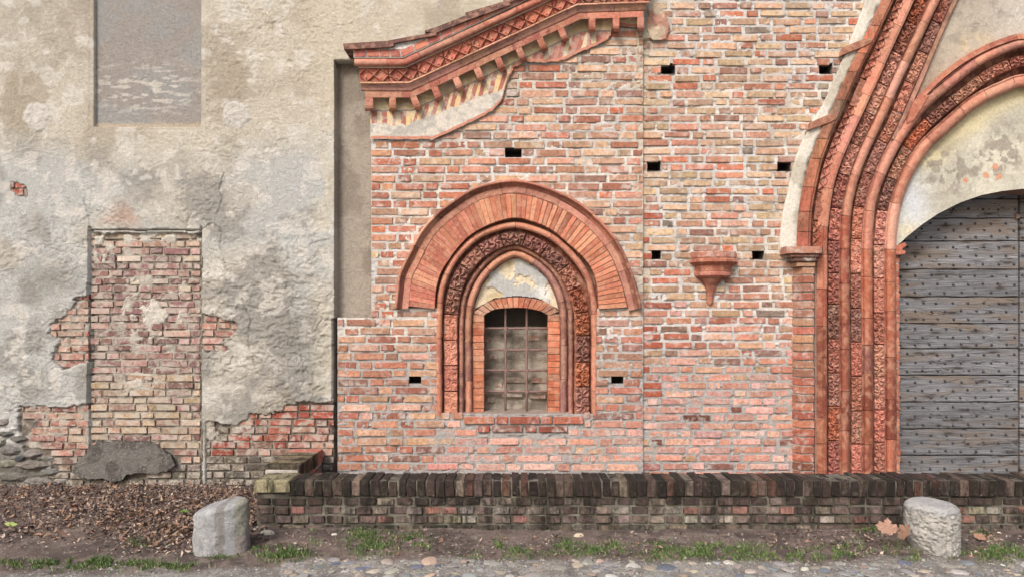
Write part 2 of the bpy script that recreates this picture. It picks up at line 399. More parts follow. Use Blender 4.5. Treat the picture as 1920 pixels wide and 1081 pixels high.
def floral(per=22.0, seed=0, erode=0.0, pet=5):
    def f(U0, V0, half):
        U = U0 + 3.6 * (fbm(U0, V0, .11, 3, seed + 2) - .5); V = V0 + 3.2 * (fbm(U0, V0, .13, 3, seed + 6) - .5)
        i = np.floor(U / per); a = U - (i + .5) * per; b = V
        ph = (i * 2.399 + seed) % 6.283; r = np.hypot(a, b); th = np.arctan2(b, a) + r * .06 * np.sign(np.sin(i * 3 + seed)); Rr = half * (.8 + .2 * np.sin(i * 5.1 + seed))
        pp = .5 + .5 * np.cos(pet * th + ph); h = np.clip(1.15 - r / Rr, 0, 1) ** .5 * (.1 + .9 * pp ** 1.1) * sstep(1.0, 3.2, r) + .75 * np.clip(1 - (r / 2.4) ** 2, 0, 1)
        s = np.sign(b) * ((i % 2) * 2 - 1); a2 = np.abs(a) - per / 2; r2 = np.hypot(a2 + 1.6 * s, np.abs(b) - half * .5)
        h = np.maximum(h, np.clip(1 - (r2 / (half * .55)) ** 2, 0, 1) * (.55 + .45 * np.cos(r2 * 2.4 + a * .8)))
        st = ridge(U * .6 + V * .8, V * .6 - U * .5, .16, 2, seed); h = np.maximum(h, .45 * sstep(.66, .88, st))
        n = fbm(U + seed * 9, V, .22, 3, seed); h = h * (.75 + .5 * n)
        if erode: h = lerp(h, fbm(U, V, .12, 4, seed) * 1.1 - .1, erode)
        return np.clip(h, 0, 1.2)
    return f
def lattice(per=28.0):
    def f(U, V, half):
        v = V / half; u = (U % per) / per
        d1 = np.abs(((u + v * .5) % 1) - .5) * 2; d2 = np.abs(((u - v * .5) % 1) - .5) * 2
        l = np.maximum(1 - np.abs(1 - d1) * 7, 1 - np.abs(1 - d2) * 7); h = np.clip(l, 0, 1)
        cu = ((u + .5 * (np.abs(v) < 0)) % 1 - .5) * per; leaf = 0
        for du, dv in ((0, 0), (.5, .62), (.5, -.62)):
            x = (((u - du + .5) % 1) - .5) * per; y = (v - dv) * half; r = np.hypot(x, y); th = np.arctan2(y, x)
            leaf = np.maximum(leaf, .6 * np.clip(1 - r / 5.5, 0, 1) ** .6 * (.25 + .75 * np.cos(1.5 * th) ** 2) * sstep(.4, 1.6, r))
        h = np.maximum(h, leaf); h = np.maximum(h, sstep(.86, .95, np.abs(v)))
        return h
    return f

# ================================================================ PATHS of the place, read as wall coordinates
YG, YR = -0.02, 0.0        # faces of the gable bay and of the portal bay
CORN = [(684, 183), (773, 183), (1089, 36), (1207, 32)]             # lower edge of the cornice fascia
def corn_y(px): return np.interp(px, [p[0] for p in CORN], [p[1] for p in CORN])
HOOD = [(740, 577), (742, 556), (748, 514), (764, 480), (782, 444), (800, 418), (824, 395), (855, 372), (888, 352), (927, 341), (963, 337), (990, 340), (1020, 348), (1064, 367), (1100, 390), (1126, 413), (1152, 442), (1172, 475), (1185, 509), (1196, 545), (1203, 577)]
RING_IN = [(815, 579), (817, 545), (826, 512), (842, 486), (860, 462), (880, 442), (912, 423), (943, 412), (968, 408), (999, 415), (1035, 431), (1064, 455), (1090, 478), (1108, 501), (1118, 527), (1123, 579)]
ROLL1 = [(823, 779), (823, 680), (823, 595), (826, 556), (835, 520), (851, 488), (872, 463), (895, 444), (928, 429), (965, 422), (1000, 429), (1032, 443), (1062, 467), (1085, 493), (1101, 520), (1110, 550), (1115, 590), (1115, 680), (1115, 779)]
CARVE = [(845, 779), (845, 680), (845, 595), (851, 550), (865, 513), (888, 483), (912, 464), (940, 451), (967, 446), (1000, 456), (1027, 473), (1049, 493), (1067, 519), (1080, 548), (1089, 578), (1092, 605), (1092, 690), (1092, 779)]
ROLL2 = [(865, 779), (865, 680), (866, 595), (872, 553), (889, 518), (913, 489), (937, 471), (966, 463), (993, 472), (1018, 488), (1042, 512), (1060, 545), (1069, 577), (1070, 605), (1070, 690), (1070, 779)]
ROLL3 = [(879, 779), (879, 680), (879, 600), (885, 560), (900, 526), (924, 498), (945, 483), (966, 476), (986, 483), (1008, 496), (1030, 517), (1046, 545), (1055, 575), (1057, 605), (1057, 690), (1057, 779)]
WIN_HOLE = HOOD[::-1] + [(742, 578), (815, 578), (815, 779), (1122, 779), (1122, 578), (1203, 578)]
XC = 1918.0                # axis of the portal
def mirror(pts): return pts + [(2 * XC - x, y) for x, y in pts[::-1] if x < XC - 4]
BAND_L = [(1461, 470), (1461, 450), (1465, 408), (1479, 347), (1495, 283), (1517, 240), (1542, 195), (1560, 155), (1593, 78), (1616, 15), (1640, -60), (1680, -150)]
BLK_L = [(1493, 470), (1493, 450), (1497, 394), (1507, 339), (1519, 297), (1537, 247), (1559, 203), (1578, 158), (1620, 69), (1650, 4), (1690, -80), (1735, -160)]
BLK_R = [(1520, 470), (1520, 450), (1523, 394), (1533, 339), (1543, 297), (1562, 247), (1581, 205), (1602, 155), (1642, 73), (1672, 9), (1712, -75), (1757, -155)]
P_A = [(1542, 890), (1542, 700), (1542, 520), (1543, 440), (1547, 394), (1557, 339), (1571, 297), (1592, 248), (1612, 205), (1642, 138), (1680, 55), (1705, 0), (1745, -85), (1790, -170)]
P_B = [(1585, 890), (1585, 700), (1584, 520), (1585, 440), (1590, 380), (1604, 325), (1629, 264), (1655, 210), (1684, 145), (1715, 80), (1753, 2), (1795, -75), (1840, -160)]
P_C = [(1628, 890), (1628, 700), (1627, 520), (1627, 450), (1634, 380), (1648, 336), (1670, 287), (1690, 253), (1711, 222), (1740, 190), (1782, 155), (1837, 113), (1880, 92), (1920, 80)]
P_D = [(1671, 890), (1671, 700), (1670, 520), (1671, 455), (1676, 405), (1688, 358), (1711, 309), (1737, 272), (1768, 243), (1827, 193), (1875, 168), (1920, 153)]
def mid(a, b, ta=.5):
    A_, B_ = Path(a), Path(b); n = 44; u = np.linspace(0, 1, n); pa, _ = A_.at(u * A_.L); pb, _ = B_.at(u * B_.L)
    return [tuple(p) for p in (pa * (1 - ta) + pb * ta)]
C1, C2 = mid(P_A, P_B), None
P_B2 = P_B[:8] + [(1684, 145), (1715, 80), (1753, 2), (1795, -75), (1840, -160)]
C2 = [(1606, 890), (1606, 700), (1605, 520), (1606, 446), (1612, 382), (1626, 330), (1650, 275), (1673, 231), (1704, 160), (1735, 90), (1773, 5), (1815, -70), (1860, -155)]
C3 = [(1649, 890), (1649, 700), (1648, 520), (1649, 452), (1655, 393), (1668, 347), (1690, 298), (1712, 262), (1738, 232), (1768, 205), (1803, 178), (1850, 142), (1885, 124), (1920, 114)]
for nm in ('P_C', 'P_D', 'C3'): globals()[nm] = mirror(globals()[nm])[:len(globals()[nm]) + 6]
HOLES = [(1253, 128, 27, 19), (1549, 128, 25, 19), (1227, 311, 26, 19), (1471, 311, 26, 17), (1231, 476, 19, 18), (1422, 476, 22, 18), (962, 286, 32, 18), (778, 709, 23, 17), (1157, 709, 24, 18)]
def in_holes(px, py, gr=0):
    m = np.zeros(px.shape, bool)
    for x, y, a, b in HOLES: m |= (np.abs(px - x) < a / 2 + gr) & (np.abs(py - y) < b / 2 + gr)
    return m

# ================================================================ GROUND
def zones(X, Y):
    d = D0 + Y; px = CX + X * F / d; py = HOR + EYE * F / d; return px, py
xs = np.concatenate([np.arange(-7, -4.2, .06), np.arange(-4.2, 4.2, .014), np.arange(4.2, 7, .06)]); ys = np.concatenate([np.arange(-4.2, -2.7, .05), np.arange(-2.7, -.9, .014), np.arange(-.9, .3, .03)])
X, Yg = np.meshgrid(xs, ys, indexing='ij'); gpx, gpy = zones(X, Yg)
def ground_z(X, Y):
    px, py = zones(X, Y); n = fbm(X, Y, 1.3, 4); heap = sstep(520, 380, px) * sstep(-1.3, -.2, Y) * .03
    return (n - .5) * .045 + (fbm(X, Y, 9, 3, 3) - .5) * .02 + (vnoise(X * 45, Y * 45) - .5) * .007 + heap
def gravel_w(px, py): return sstep(-9, 9, py - np.interp(px, [0, 380, 480, 620, 900, 1300, 1700, 1920], [1071, 1069, 1060, 1048, 1046, 1052, 1052, 1048]) + 26 * (fbm(px, py * 3, .02, 4, 5) - .5))
Zg = ground_z(X, Yg)
gw = gravel_w(gpx, gpy); nn = fbm(X, Yg, 6, 4, 8)
gc = cmix(A(col(142, 124, 115)), A(col(112, 97, 92)), sstep(.4, .62, nn)); gc = cmix(gc, A(col(166, 150, 138)), sstep(.55, .75, fbm(X, Yg, 16, 3, 2)) * .7)
gg = cmix(A(col(188, 184, 178)), A(col(154, 149, 143)), sstep(.35, .65, fbm(X, Yg, 11, 4, 12))); gc = cmix(gc, gg, gw)
ground = mobj('ground', np.stack([X, Yg, Zg], -1).reshape(-1, 3), grid_faces(len(xs), len(ys)), M_ground, None, True, gc.reshape(-1, 3), kind='structure')
fs = np.array([(-60, -60, -.06), (60, -60, -.06), (60, 20, -.06), (-60, 20, -.06)])
mobj('surrounding_ground', fs, [(0, 1, 2, 3)], M_ground, None, False, np.tile(A(col(196, 192, 184)), (4, 1)), kind='structure')

# ================================================================ LEFT WALL: old plaster over brick
lw = thing('plastered_wall', 'tall flaking beige plaster wall with a bricked-up doorway and bare brick at its foot', 'wall', (-3.2, 0, 0))
EXP = [  # exposed brickwork, as outlines in wall coordinates
    [(168, 436), (377, 436), (377, 925), (168, 925)],
    [(168, 548), (140, 560), (122, 590), (95, 602), (90, 625), (112, 640), (95, 672), (120, 690), (168, 680)],
    [(168, 755), (120, 762), (40, 760), (34, 800), (48, 850), (95, 860), (100, 925), (168, 925)],
    [(377, 588), (400, 592), (440, 600), (448, 622), (412, 640), (430, 655), (377, 660)],
    [(377, 785), (420, 798), (452, 790), (470, 778), (522, 768), (540, 757), (600, 752), (640, 748), (640, 925), (377, 925)],
    [(20, 340), (44, 343), (52, 352), (50, 368), (30, 366), (22, 354)]]
PANEL = (176, 377, 238)
def left_masks(px, py):
    wx = px + 16 * (fbm(px, py, .05, 3, 4) - .5) + 7 * (fbm(px, py, .2, 2, 7) - .5); wy = py + 14 * (fbm(px, py, .05, 3, 14) - .5) + 6 * (fbm(px, py, .2, 2, 17) - .5)
    e = np.zeros(px.shape, bool)
    e |= inpoly(px, wy, EXP[0])
    for p in EXP[1:]: e |= inpoly(wx, wy, p) & ~((px < 385) & (px > 377) & (p is EXP[4]))
    e &= ~((px > 150) & (px < 378) & (py < 436))
    return e
def smear(px, py):      # plaster left clinging to the bricked-up doorway
    s = sstep(470, 440, py) * .9 + .1 + .75 * np.exp(-((px - 190) ** 2 / 4000 + (py - 470) ** 2 / 900)) + .9 * np.exp(-((px - 300) ** 2 / 9000 + (py - 578) ** 2 / 900)) + .55 * np.exp(-((px - 270) ** 2 / 6000 + (py - 640) ** 2 / 2500))
    s += .8 * np.exp(-((px - 260) ** 2 / 1500 + (py - 715) ** 2 / 500)) + .45 * np.exp(-((px - 260) ** 2 / 7000 + (py - 525) ** 2 / 300))
    s *= (px > 168) & (px < 377)
    s += .6 * ((px > 377) & (px < 470) & (py > 760) & (py < 830)) + .45 * ((px < 168) & (py < 840))
    return s
def yleft(px, py, X, Z):
    e = left_masks(px, py); r1 = ridge(X + .25 * fbm(X, Z, 5, 2), Z * 1.3, 6, 4, 2); r2 = fbm(X, Z, 3, 5, 1)
    roughz = .35 + .6 * sstep(330, 480, py) + .6 * np.exp(-((px - 270) ** 2 / 9000 + (py - 400) ** 2 / 900)) + .35 * sstep(600, 380, np.abs(px - 520) * 3)
    flat = sstep(.46, .6, fbm(X, Z, 2.1, 3, 91)); roughz = roughz * (1 - .6 * flat); Y = -(r2 - .5) * .016 - (r1 - .55) * .006 * roughz - (ridge(X * .8 + .1 * fbm(X, Z, 9, 2), Z * 1.5 + X * .3, 22, 3, 8) - .5) * .009 * roughz - (fbm(X, Z, 50, 3, 3) - .5) * .010 * roughz
    step = fbm(X * 1.1, Z * 1.6, 7, 4, 21); Y -= .006 * sstep(.5, .52, step) * roughz + .005 * sstep(.42, .44, fbm(X, Z * 1.4, 12, 3, 31)) * roughz
    mort = .027 + (fbm(X, Z, 30, 4, 9) - .5) * .016 - smear(px, py) * .024 * sstep(.42, .58, fbm(X, Z, 12, 4, 40))
    inset = .022 * ((px > 168) & (px < 377) & (py > 436)); mort = mort + inset
    Y = np.where(e, mort, Y)
    # bevelled flaking edge
    # joints either side of the old doorway
    gvx = 2.0 + 1.5 * fbm(px, py, .03, 2); wv = 5 * (fbm(px * 0, py, .02, 3, 3) - .5)
    Y = np.where(((np.abs(px - 168 - wv) < gvx) | (np.abs(px - 377 - wv * .6) < gvx * .8)) & (py > 425), .085, Y)
    Y = np.where((px > 166) & (px < 378) & (py > 428) & (py < 434) & (np.abs(py - 431 - 3 * (fbm(px, 0 * py, .03, 2) - .5)) < 1.4), .05, Y)
    # long cracks
    for cr in ([(420, 325), (412, 352), (416, 375), (408, 402)], [(158, 372), (170, 430)], [(377, 430), (400, 418), (415, 432), (412, 460), (424, 500)], [(455, 560), (470, 600), (465, 640), (480, 690)]):
        dd = seg_dist(px + 5 * (fbm(px, py, .12, 3, 5) - .5), py + 5 * (fbm(px, py, .12, 3, 6) - .5), cr); Y = np.where((dd < .9) & ~e, Y + .012, Y)
    # roundish patches of rough pale mortar
    for cx_, cy_ in ((68, 218), (442, 213)):
        rr = np.hypot(px - cx_, (py - cy_) * 1.03) + 22 * (fbm(px, py, .06, 4, cx_) - .5); Y = np.where(rr < 27, Y - .016 * fbm(X, Z, 24, 4, 2) * sstep(27, 20, rr), Y)
    Y = np.where((px < 125) & (py > 800) & ~e, Y + .02 * sstep(800, 820, py) - .03 * (ridge(X, Z * 1.8, 7, 3, 5) - .5), Y)
    # recessed panel, slot and far joint
    pan = (px > PANEL[0]) & (px < PANEL[1]) & (py < PANEL[2]); Y = np.where(pan, .038 + (r2 - .5) * .006, Y)
    ed = (px > PANEL[0] - 8) & (px < PANEL[1] + 6) & (py < PANEL[2] + 8) & ~pan; Y = np.where(ed, Y * .3 + .002, Y)
    slot = (px > 627) & (px < 720) & (py > 113) & (py < 600); Y = np.where(slot, .11 + (r2 - .5) * .008, Y)
    Y = np.where((px > 626) & (py >= 600), .075, Y)
    return Y
def cleft(px, py, X, Z, Y):
    e = left_masks(px, py); n1 = fbm(X, Z, 1.1, 5, 50); n2 = fbm(X, Z, 3.2, 4, 51); n3 = fbm(X, Z, 9, 4, 52)
    warm = A(col(206, 198, 182)); tan = A(col(186, 176, 158)); grey = A(col(192, 194, 192)); dark = A(col(156, 154, 148)); pale = A(col(226, 222, 214))
    c = cmix(warm, tan, sstep(.4, .62, n2)); c = cmix(c, A(col(210, 198, 176)), sstep(330, 120, py) * sstep(420, 620, px) * .5)
    low = sstep(230, 330, py + 60 * (n1 - .5)); c = cmix(c, grey, low * (.35 + .65 * sstep(.38, .58, n1)))
    c = cmix(c, dark, sstep(.54, .7, n2) * low * .75); c = cmix(c, A(col(172, 164, 154)), sstep(300, 120, px) * sstep(260, 40, py) * .35)
    c = cmix(c, pale, sstep(.56, .68, n3) * .55); c = cmix(c, A(col(168, 156, 134)), sstep(.6, .7, fbm(X, Z * .6, 2.3, 4, 77)) * .5)
    c = cmix(c, A(col(218, 209, 188)), sstep(570, 610, px) * sstep(.35, .6, n2) * .6 * (py < 740))
    c = cmix(c, A(col(128, 124, 114)), np.exp(-((px - 100) ** 2 / 3000 + (py - 520) ** 2 / 1200)) * .6 + np.exp(-((px - 560) ** 2 / 3000 + (py - 650) ** 2 / 9000)) * .35)
    c = cmix(c, A(col(120, 117, 108)), sstep(800, 830, py + 20 * (n1 - .5)) * sstep(120, 70, px)); c = cmix(c, A(col(226, 226, 224)), np.exp(-((px - 20) ** 2 / 1500 + (py - 815) ** 2 / 900)) * .8)
    c = cmix(c, A(col(196, 160, 140)), sstep(.5, .66, fbm(X, Z, 6, 3, 5)) * np.exp(-((px - 270) ** 2 / 14000 + (py - 405) ** 2 / 500)) * .8)
    mort = cmix(A(col(172, 162, 148)), A(col(124, 114, 104)), sstep(.4, .65, n3)); mort = cmix(mort, A(col(222, 216, 204)), np.clip(smear(px, py), 0, 1) * sstep(.40, .54, fbm(X, Z, 12, 4, 40)))
    mort = cmix(mort, A(col(104, 98, 90)), sstep(840, 900, py) * .7)
    c = np.where(e[..., None], mort, c)
    for cx_, cy_ in ((68, 218), (442, 213)): c = cmix(c, A(col(212, 208, 202)), sstep(28, 24, np.hypot(px - cx_, py - cy_) + 22 * (fbm(px, py, .06, 4, cx_) - .5)) * .9)
    pan = (px > PANEL[0]) & (px < PANEL[1]) & (py < PANEL[2]); pc = cmix(A(col(163, 156, 150)), A(col(148, 139, 134)), sstep(.35, .65, n1)); pc = cmix(pc, A(col(158, 162, 162)), sstep(.45, .6, n2) * .6)
    st = sstep(.55, .64, fbm(X * .9, Z * 3.4, 12, 5, 61) + .05 * (fbm(X, Z, 60, 2, 4) - .5)) * np.exp(-((px - 270) ** 2 / 9000 + (py - 165) ** 2 / 1800)); pc = cmix(pc, A(col(206, 200, 192)), np.clip(st * 1.4, 0, 1))
    pc = cmix(pc, A(col(204, 184, 156)), sstep(226, 234, py) * .8); c = np.where(pan[..., None], pc, c)
    slot = (px > 626) & (py > 113); sc_ = cmix(A(col(180, 168, 154)), A(col(158, 146, 132)), sstep(.4, .6, n2)); c = np.where(slot[..., None], sc_, c)
    c = cmix(c, A(col(62, 50, 46)), ((px > 622) & (py >= 596) & (px < 640)) * .7)  # groove beside the gable wall below the slot: its shadow put into the colour
    # dark seam of the slot head
    return c
kx = [W(v, 0)[0] for v in (PANEL[0], PANEL[1], 627)]; kz = [W(0, v)[2] for v in (PANEL[2], 113)]
xl = np.concatenate([np.arange(-6.6, -4.7, .05), axis(-4.7, W(722, 0)[0], .0085, kx), np.arange(W(722, 0)[0] + .01, W(1226, 0)[0], .012)])
zl = np.concatenate([axis(-.05, 4.6, .0085, kz), np.arange(4.62, 5.4, .05)])
def kleft(px, py): return ((px < 722) & ((px < 640) | (py < 640))) | (py < corn_y(px) + 40)
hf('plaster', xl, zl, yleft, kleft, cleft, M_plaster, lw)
# bricks of the exposed areas
q = random.Random(3)
REDS = [(5, (176, 84, 66)), (3, (190, 110, 90)), (2, (205, 150, 128)), (2, (160, 120, 108))]
GREYS = [(4, (134, 122, 110)), (3, (120, 106, 97)), (1, (150, 124, 110)), (2, (108, 100, 92))]
DOOR = [(4, (164, 122, 116)), (4, (142, 104, 100)), (3, (192, 152, 142)), (1, (204, 184, 168))]
TANS = [(5, (202, 172, 144)), (3, (194, 158, 134)), (1, (184, 138, 120))]
PINK = [(4, (192, 140, 122)), (3, (176, 116, 102)), (2, (196, 160, 140))]
def fr_l(y):
    o = [(170, 375)]
    for p in EXP[1:]:
        for a, b in scan(p, y): o.append((max(a - 12, 0) if b <= 170 else max(a - 8, 379) if a > 300 else a, min(b, 166) if b < 200 else b + 4 if b < 600 else 626))
    return [(a, b) for a, b in o if b - a > 4]
bl = []
for x0, x1, seed, ls, f in ((170, 375, 1, 49, lambda y: [(170, 375)] if y > 436 else []), (0, 166, 2, 46, lambda y: [i for i in fr_l(y) if i[1] <= 167]), (379, 626, 5, 45, lambda y: [i for i in fr_l(y) if i[0] >= 378])):
    bl += fill_rows(x0, x1, 437.5 if x0 != 0 else 341, 13.95, 11.6, 35 if x0 != 0 else 42, f, ls, (20, 24), (2, 3.4), seed)
for xa, xb, ya, yb in bl:
    mx, my = (xa + xb) / 2, (ya + yb) / 2; door = 168 < mx < 377
    if my < 436 and mx > 60: continue
    if my > 922: continue
    if (mx - 232) ** 2 / 88 ** 2 + (my - 862) ** 2 / 32 ** 2 < 1: continue
    if mx < 100 and my > 775: 
        if mx < 36 + (my - 775) * .75: continue
    if door: c = pick(q, TANS if (my > 700 and q.random() < .8) or my < 470 else DOOR)
    elif mx < 100 and my < 400: c = col(186, 92, 72)
    elif mx < 168: c = pick(q, PINK if my < 850 else GREYS)
    elif my < 700: c = pick(q, PINK)
    elif my < 855 and mx > 425 - (my - 800) * .2: c = pick(q, REDS)
    else: c = pick(q, GREYS)
    if my > 850 and not (door and my < 870): c = pick(q, GREYS)
    place_brick(lw, xa, xb, ya, yb, (.034 if door else .011) + q.uniform(-.006, .006), c, M_brick_l)
# dark cement patch
cp = [(137, 886), (141, 868), (160, 852), (168, 838), (186, 823), (205, 829), (232, 824), (262, 828), (270, 824), (296, 831), (306, 843), (322, 852), (329, 871), (316, 880), (296, 886), (262, 885), (240, 888), (232, 897), (212, 903), (196, 896), (170, 897), (150, 892)]
def ycp(px, py, X, Z): return -.006 - .008 * fbm(X, Z, 6, 4, 2) - .003 * fbm(X, Z, 60, 2, 3)
xs_ = np.arange(W(130, 0)[0], W(335, 0)[0], .006); zs_ = np.arange(W(0, 910)[2], W(0, 815)[2], .006)
cpk = lambda px, py: inpoly(px + 5 * (fbm(px, py, .15, 3) - .5), py + 5 * (fbm(px, py, .15, 3, 5) - .5), cp)
hf('cement_patch', xs_, zs_, ycp, cpk, lambda px, py, X, Z, Y: cmix(cmix(A(col(124, 120, 116)), A(col(98, 94, 90)), sstep(.4, .6, fbm(X, Z, 8, 4, 9))), A(col(150, 146, 140)), sstep(.62, .7, fbm(X, Z, 90, 2, 3)) * .6), M_plaster, lw)
prism('patch_backing', [(lerp(232, x, .97), lerp(862, y, .95)) for x, y in cp], .001, .06, M_brick_l, lw, col(84, 80, 77), .2)
# rubble stones at the lower left
def stone_obj(parent, cx, cy, rx, rz, ry, Y, c, seed, name='rubble_stone', n=8):
    q = random.Random(seed); V = []; rings = 4; x0, _, z0 = W(cx, cy, Y)
    lob = [q.uniform(.78, 1.18) for _ in range(n)]; sq = q.uniform(-.25, .25)
    for r in range(rings):
        t = r / (rings - 1); rad = math.sin(.35 + 1.22 * t) if r else .45
        for i in range(n):
            a = 2 * math.pi * i / n; k = lob[i] * (rad) * q.uniform(.93, 1.07)
            V.append((x0 + rx * k * math.cos(a) + sq * rz * math.sin(a), Y - ry * (1 - t) ** .8 * q.uniform(.8, 1.1) + .02 * t, z0 + rz * k * math.sin(a)))
    Fc = [tuple(range(n))] + [(r * n + i, r * n + (i + 1) % n, (r + 1) * n + (i + 1) % n, (r + 1) * n + i) for r in range(rings - 1) for i in range(n)]
    return mobj(name, V, Fc, M_rubble, parent, False, None, c)
for i, (cx_, cy_, rx, rz) in enumerate([(8, 790, 16, 12), (22, 843, 24, 11), (60, 850, 18, 9), (14, 868, 20, 9), (58, 872, 38, 10), (92, 884, 20, 8), (20, 892, 30, 11), (72, 902, 30, 9), (12, 918, 26, 9), (60, 922, 32, 8), (98, 915, 16, 7), (112, 902, 14, 6), (36, 822, 16, 7), (2, 828, 12, 9), (10, 812, 15, 6), (40, 858, 14, 6), (45, 908, 13, 5)]):
    stone_obj(lw, cx_, cy_, rx / 195, rz / 190, .038, .010, pick(q, [(3, (144, 140, 130)), (2, (164, 158, 146)), (2, (122, 120, 114)), (1, (104, 110, 108))]), 40 + i)

# ================================================================ GABLE BAY brick wall
gwall = thing('gable_wall', 'red and tan brick wall round the arched window, under the sloping cornice', 'wall', (0, YG, 0))
GAB = [(633, 890), (633, 594), (696, 594), (696, 160), (773, 165), (1089, 20), (1205, 18), (1205, 890)]
PLA = [(690, 150), (690, 263), (812, 263), (868, 238), (925, 210), (942, 185), (950, 160), (962, 130), (984, 119), (1040, 120), (1066, 110), (1100, 96), (1130, 84), (1144, 70), (1148, 50), (1215, 58), (1215, 20), (900, 60)]
def mort_y(Yf, salm, hole_poly=None, seed=0):
    def f(px, py, X, Z):
        return Yf + .0075 - .003 * salm(px, py) + (fbm(X, Z, 44, 3, seed) - .5) * .015 + (fbm(X, Z, 7, 3, seed + 3) - .5) * .008 * (1 - salm(px, py)) + .012 * sstep(.64, .7, fbm(X * .7, Z * 2, 12, 3, seed + 9))
    return f
def salm_g(px, py): return sstep(770, 820, py) * sstep(760, 850, px)
def salm_r(px, py): return sstep(640, 730, py)
def kgab(px, py): return inpoly(px, py, GAB) & ~in_holes(px, py) & ~inpoly(px, py, [(lerp(968, x, .965), lerp(560, y, .975)) for x, y in WIN_HOLE])
def cmort(s):
    def f(px, py, X, Z, Y):
        c = cmix(A(col(240, 234, 226)), A(col(214, 206, 196)), sstep(.4, .62, fbm(X, Z, 5, 4, 3))); c = cmix(c, A(col(224, 225, 230)), sstep(.45, .6, fbm(X, Z, 1.5, 3, 6)) * .5)
        c = cmix(c, A(col(190, 186, 184)), sstep(600, 720, py)); c = cmix(c, A(col(212, 192, 164)), ((px > 1190) & (px < 1222)) * sstep(620, 560, py) * .6)
        c = cmix(c, A(col(208, 196, 174)), sstep(300, 100, py) * sstep(1300, 1200, px) * .5)
        return c
    return f
gx = np.arange(W(630, 0)[0], W(1206, 0)[0], .0085); gz = np.arange(-.05, W(0, 15)[2], .0085)
hf('mortar', gx, gz, mort_y(YG, salm_g), kgab, cmort(0), M_mortar, gwall)
HEDGE = [(lerp(968, x, .955), lerp(575, y, .955)) for x, y in WIN_HOLE]
def fr_g(y):
    iv = []
    for a, b in scan(GAB, y): iv.append((a, b))
    hl = [(x - a / 2, x + a / 2) for x, yy, a, b in HOLES if abs(y - yy) < 9]
    iv = subtract(iv, hl + ([(868, 1096)] if 777 < y < 797 else []) + ([(894, 1066)] if 797 <= y < 812 else [])); iv = subtract(iv, scan(HEDGE, y)); iv = subtract(iv, scan([(lerp(900, x, .99), y_ - 7) for x, y_ in PLA], y)); return iv
def quoin(lst, x):      # even up pieces that end on a straight edge
    return lst
gb = fill_rows(633, 1205, 280 - 15.9 * 16, 15.9, 12.9, 55, fr_g, 58, (22, 26), (3.2, 5.6), 11)
gb = [t for t in gb if t[2] < 886]
UP = [(4, (212, 150, 126)), (4, (218, 174, 146)), (2, (200, 126, 102)), (4, (206, 158, 134)), (2, (178, 136, 122)), (.6, (212, 180, 150)), (1.4, (214, 122, 90))]
NEAT = [(5, (210, 130, 102)), (3, (200, 122, 98)), (2, (210, 150, 118)), (2, (182, 122, 104))]
LOWL = [(4, (206, 140, 112)), (2, (192, 118, 94)), (3, (214, 164, 132)), (2, (172, 124, 108)), (2, (220, 168, 148))]
SALM = [(6, (228, 168, 150)), (4, (220, 152, 130)), (4, (230, 178, 164)), (.7, (170, 114, 102)), (.7, (212, 166, 128))]
UP = warm_(UP, .94); NEAT = warm_(NEAT, .93); LOWL = warm_(LOWL, .97)
def col_g(mx, my):
    if my > 780 and mx > 820: return pick(q, SALM)
    if my > 590: return pick(q, LOWL)
    if mx < 850 and my > 262 and q.random() < .7 - (my - 262) / 500: return pick(q, NEAT)
    return pick(q, UP)
big, small = split_big(gb); J = []
def rough_at(mx, my, s): return q.uniform(0, .35) if s else q.uniform(.2, 1)
for lst, jn in ((big, None), (small, J)):
    for xa, xb, ya, yb in lst:
        mx, my = (xa + xb) / 2, (ya + yb) / 2; s = my > 780 and mx > 820
        place_brick(gwall, xa, xb, ya, yb, YG + q.uniform(-.005, .004), col_g(mx, my), M_brick if jn is None else M_brick_s, jn, rough=rough_at(mx, my, s))
flush(J, gwall, M_brick_s)
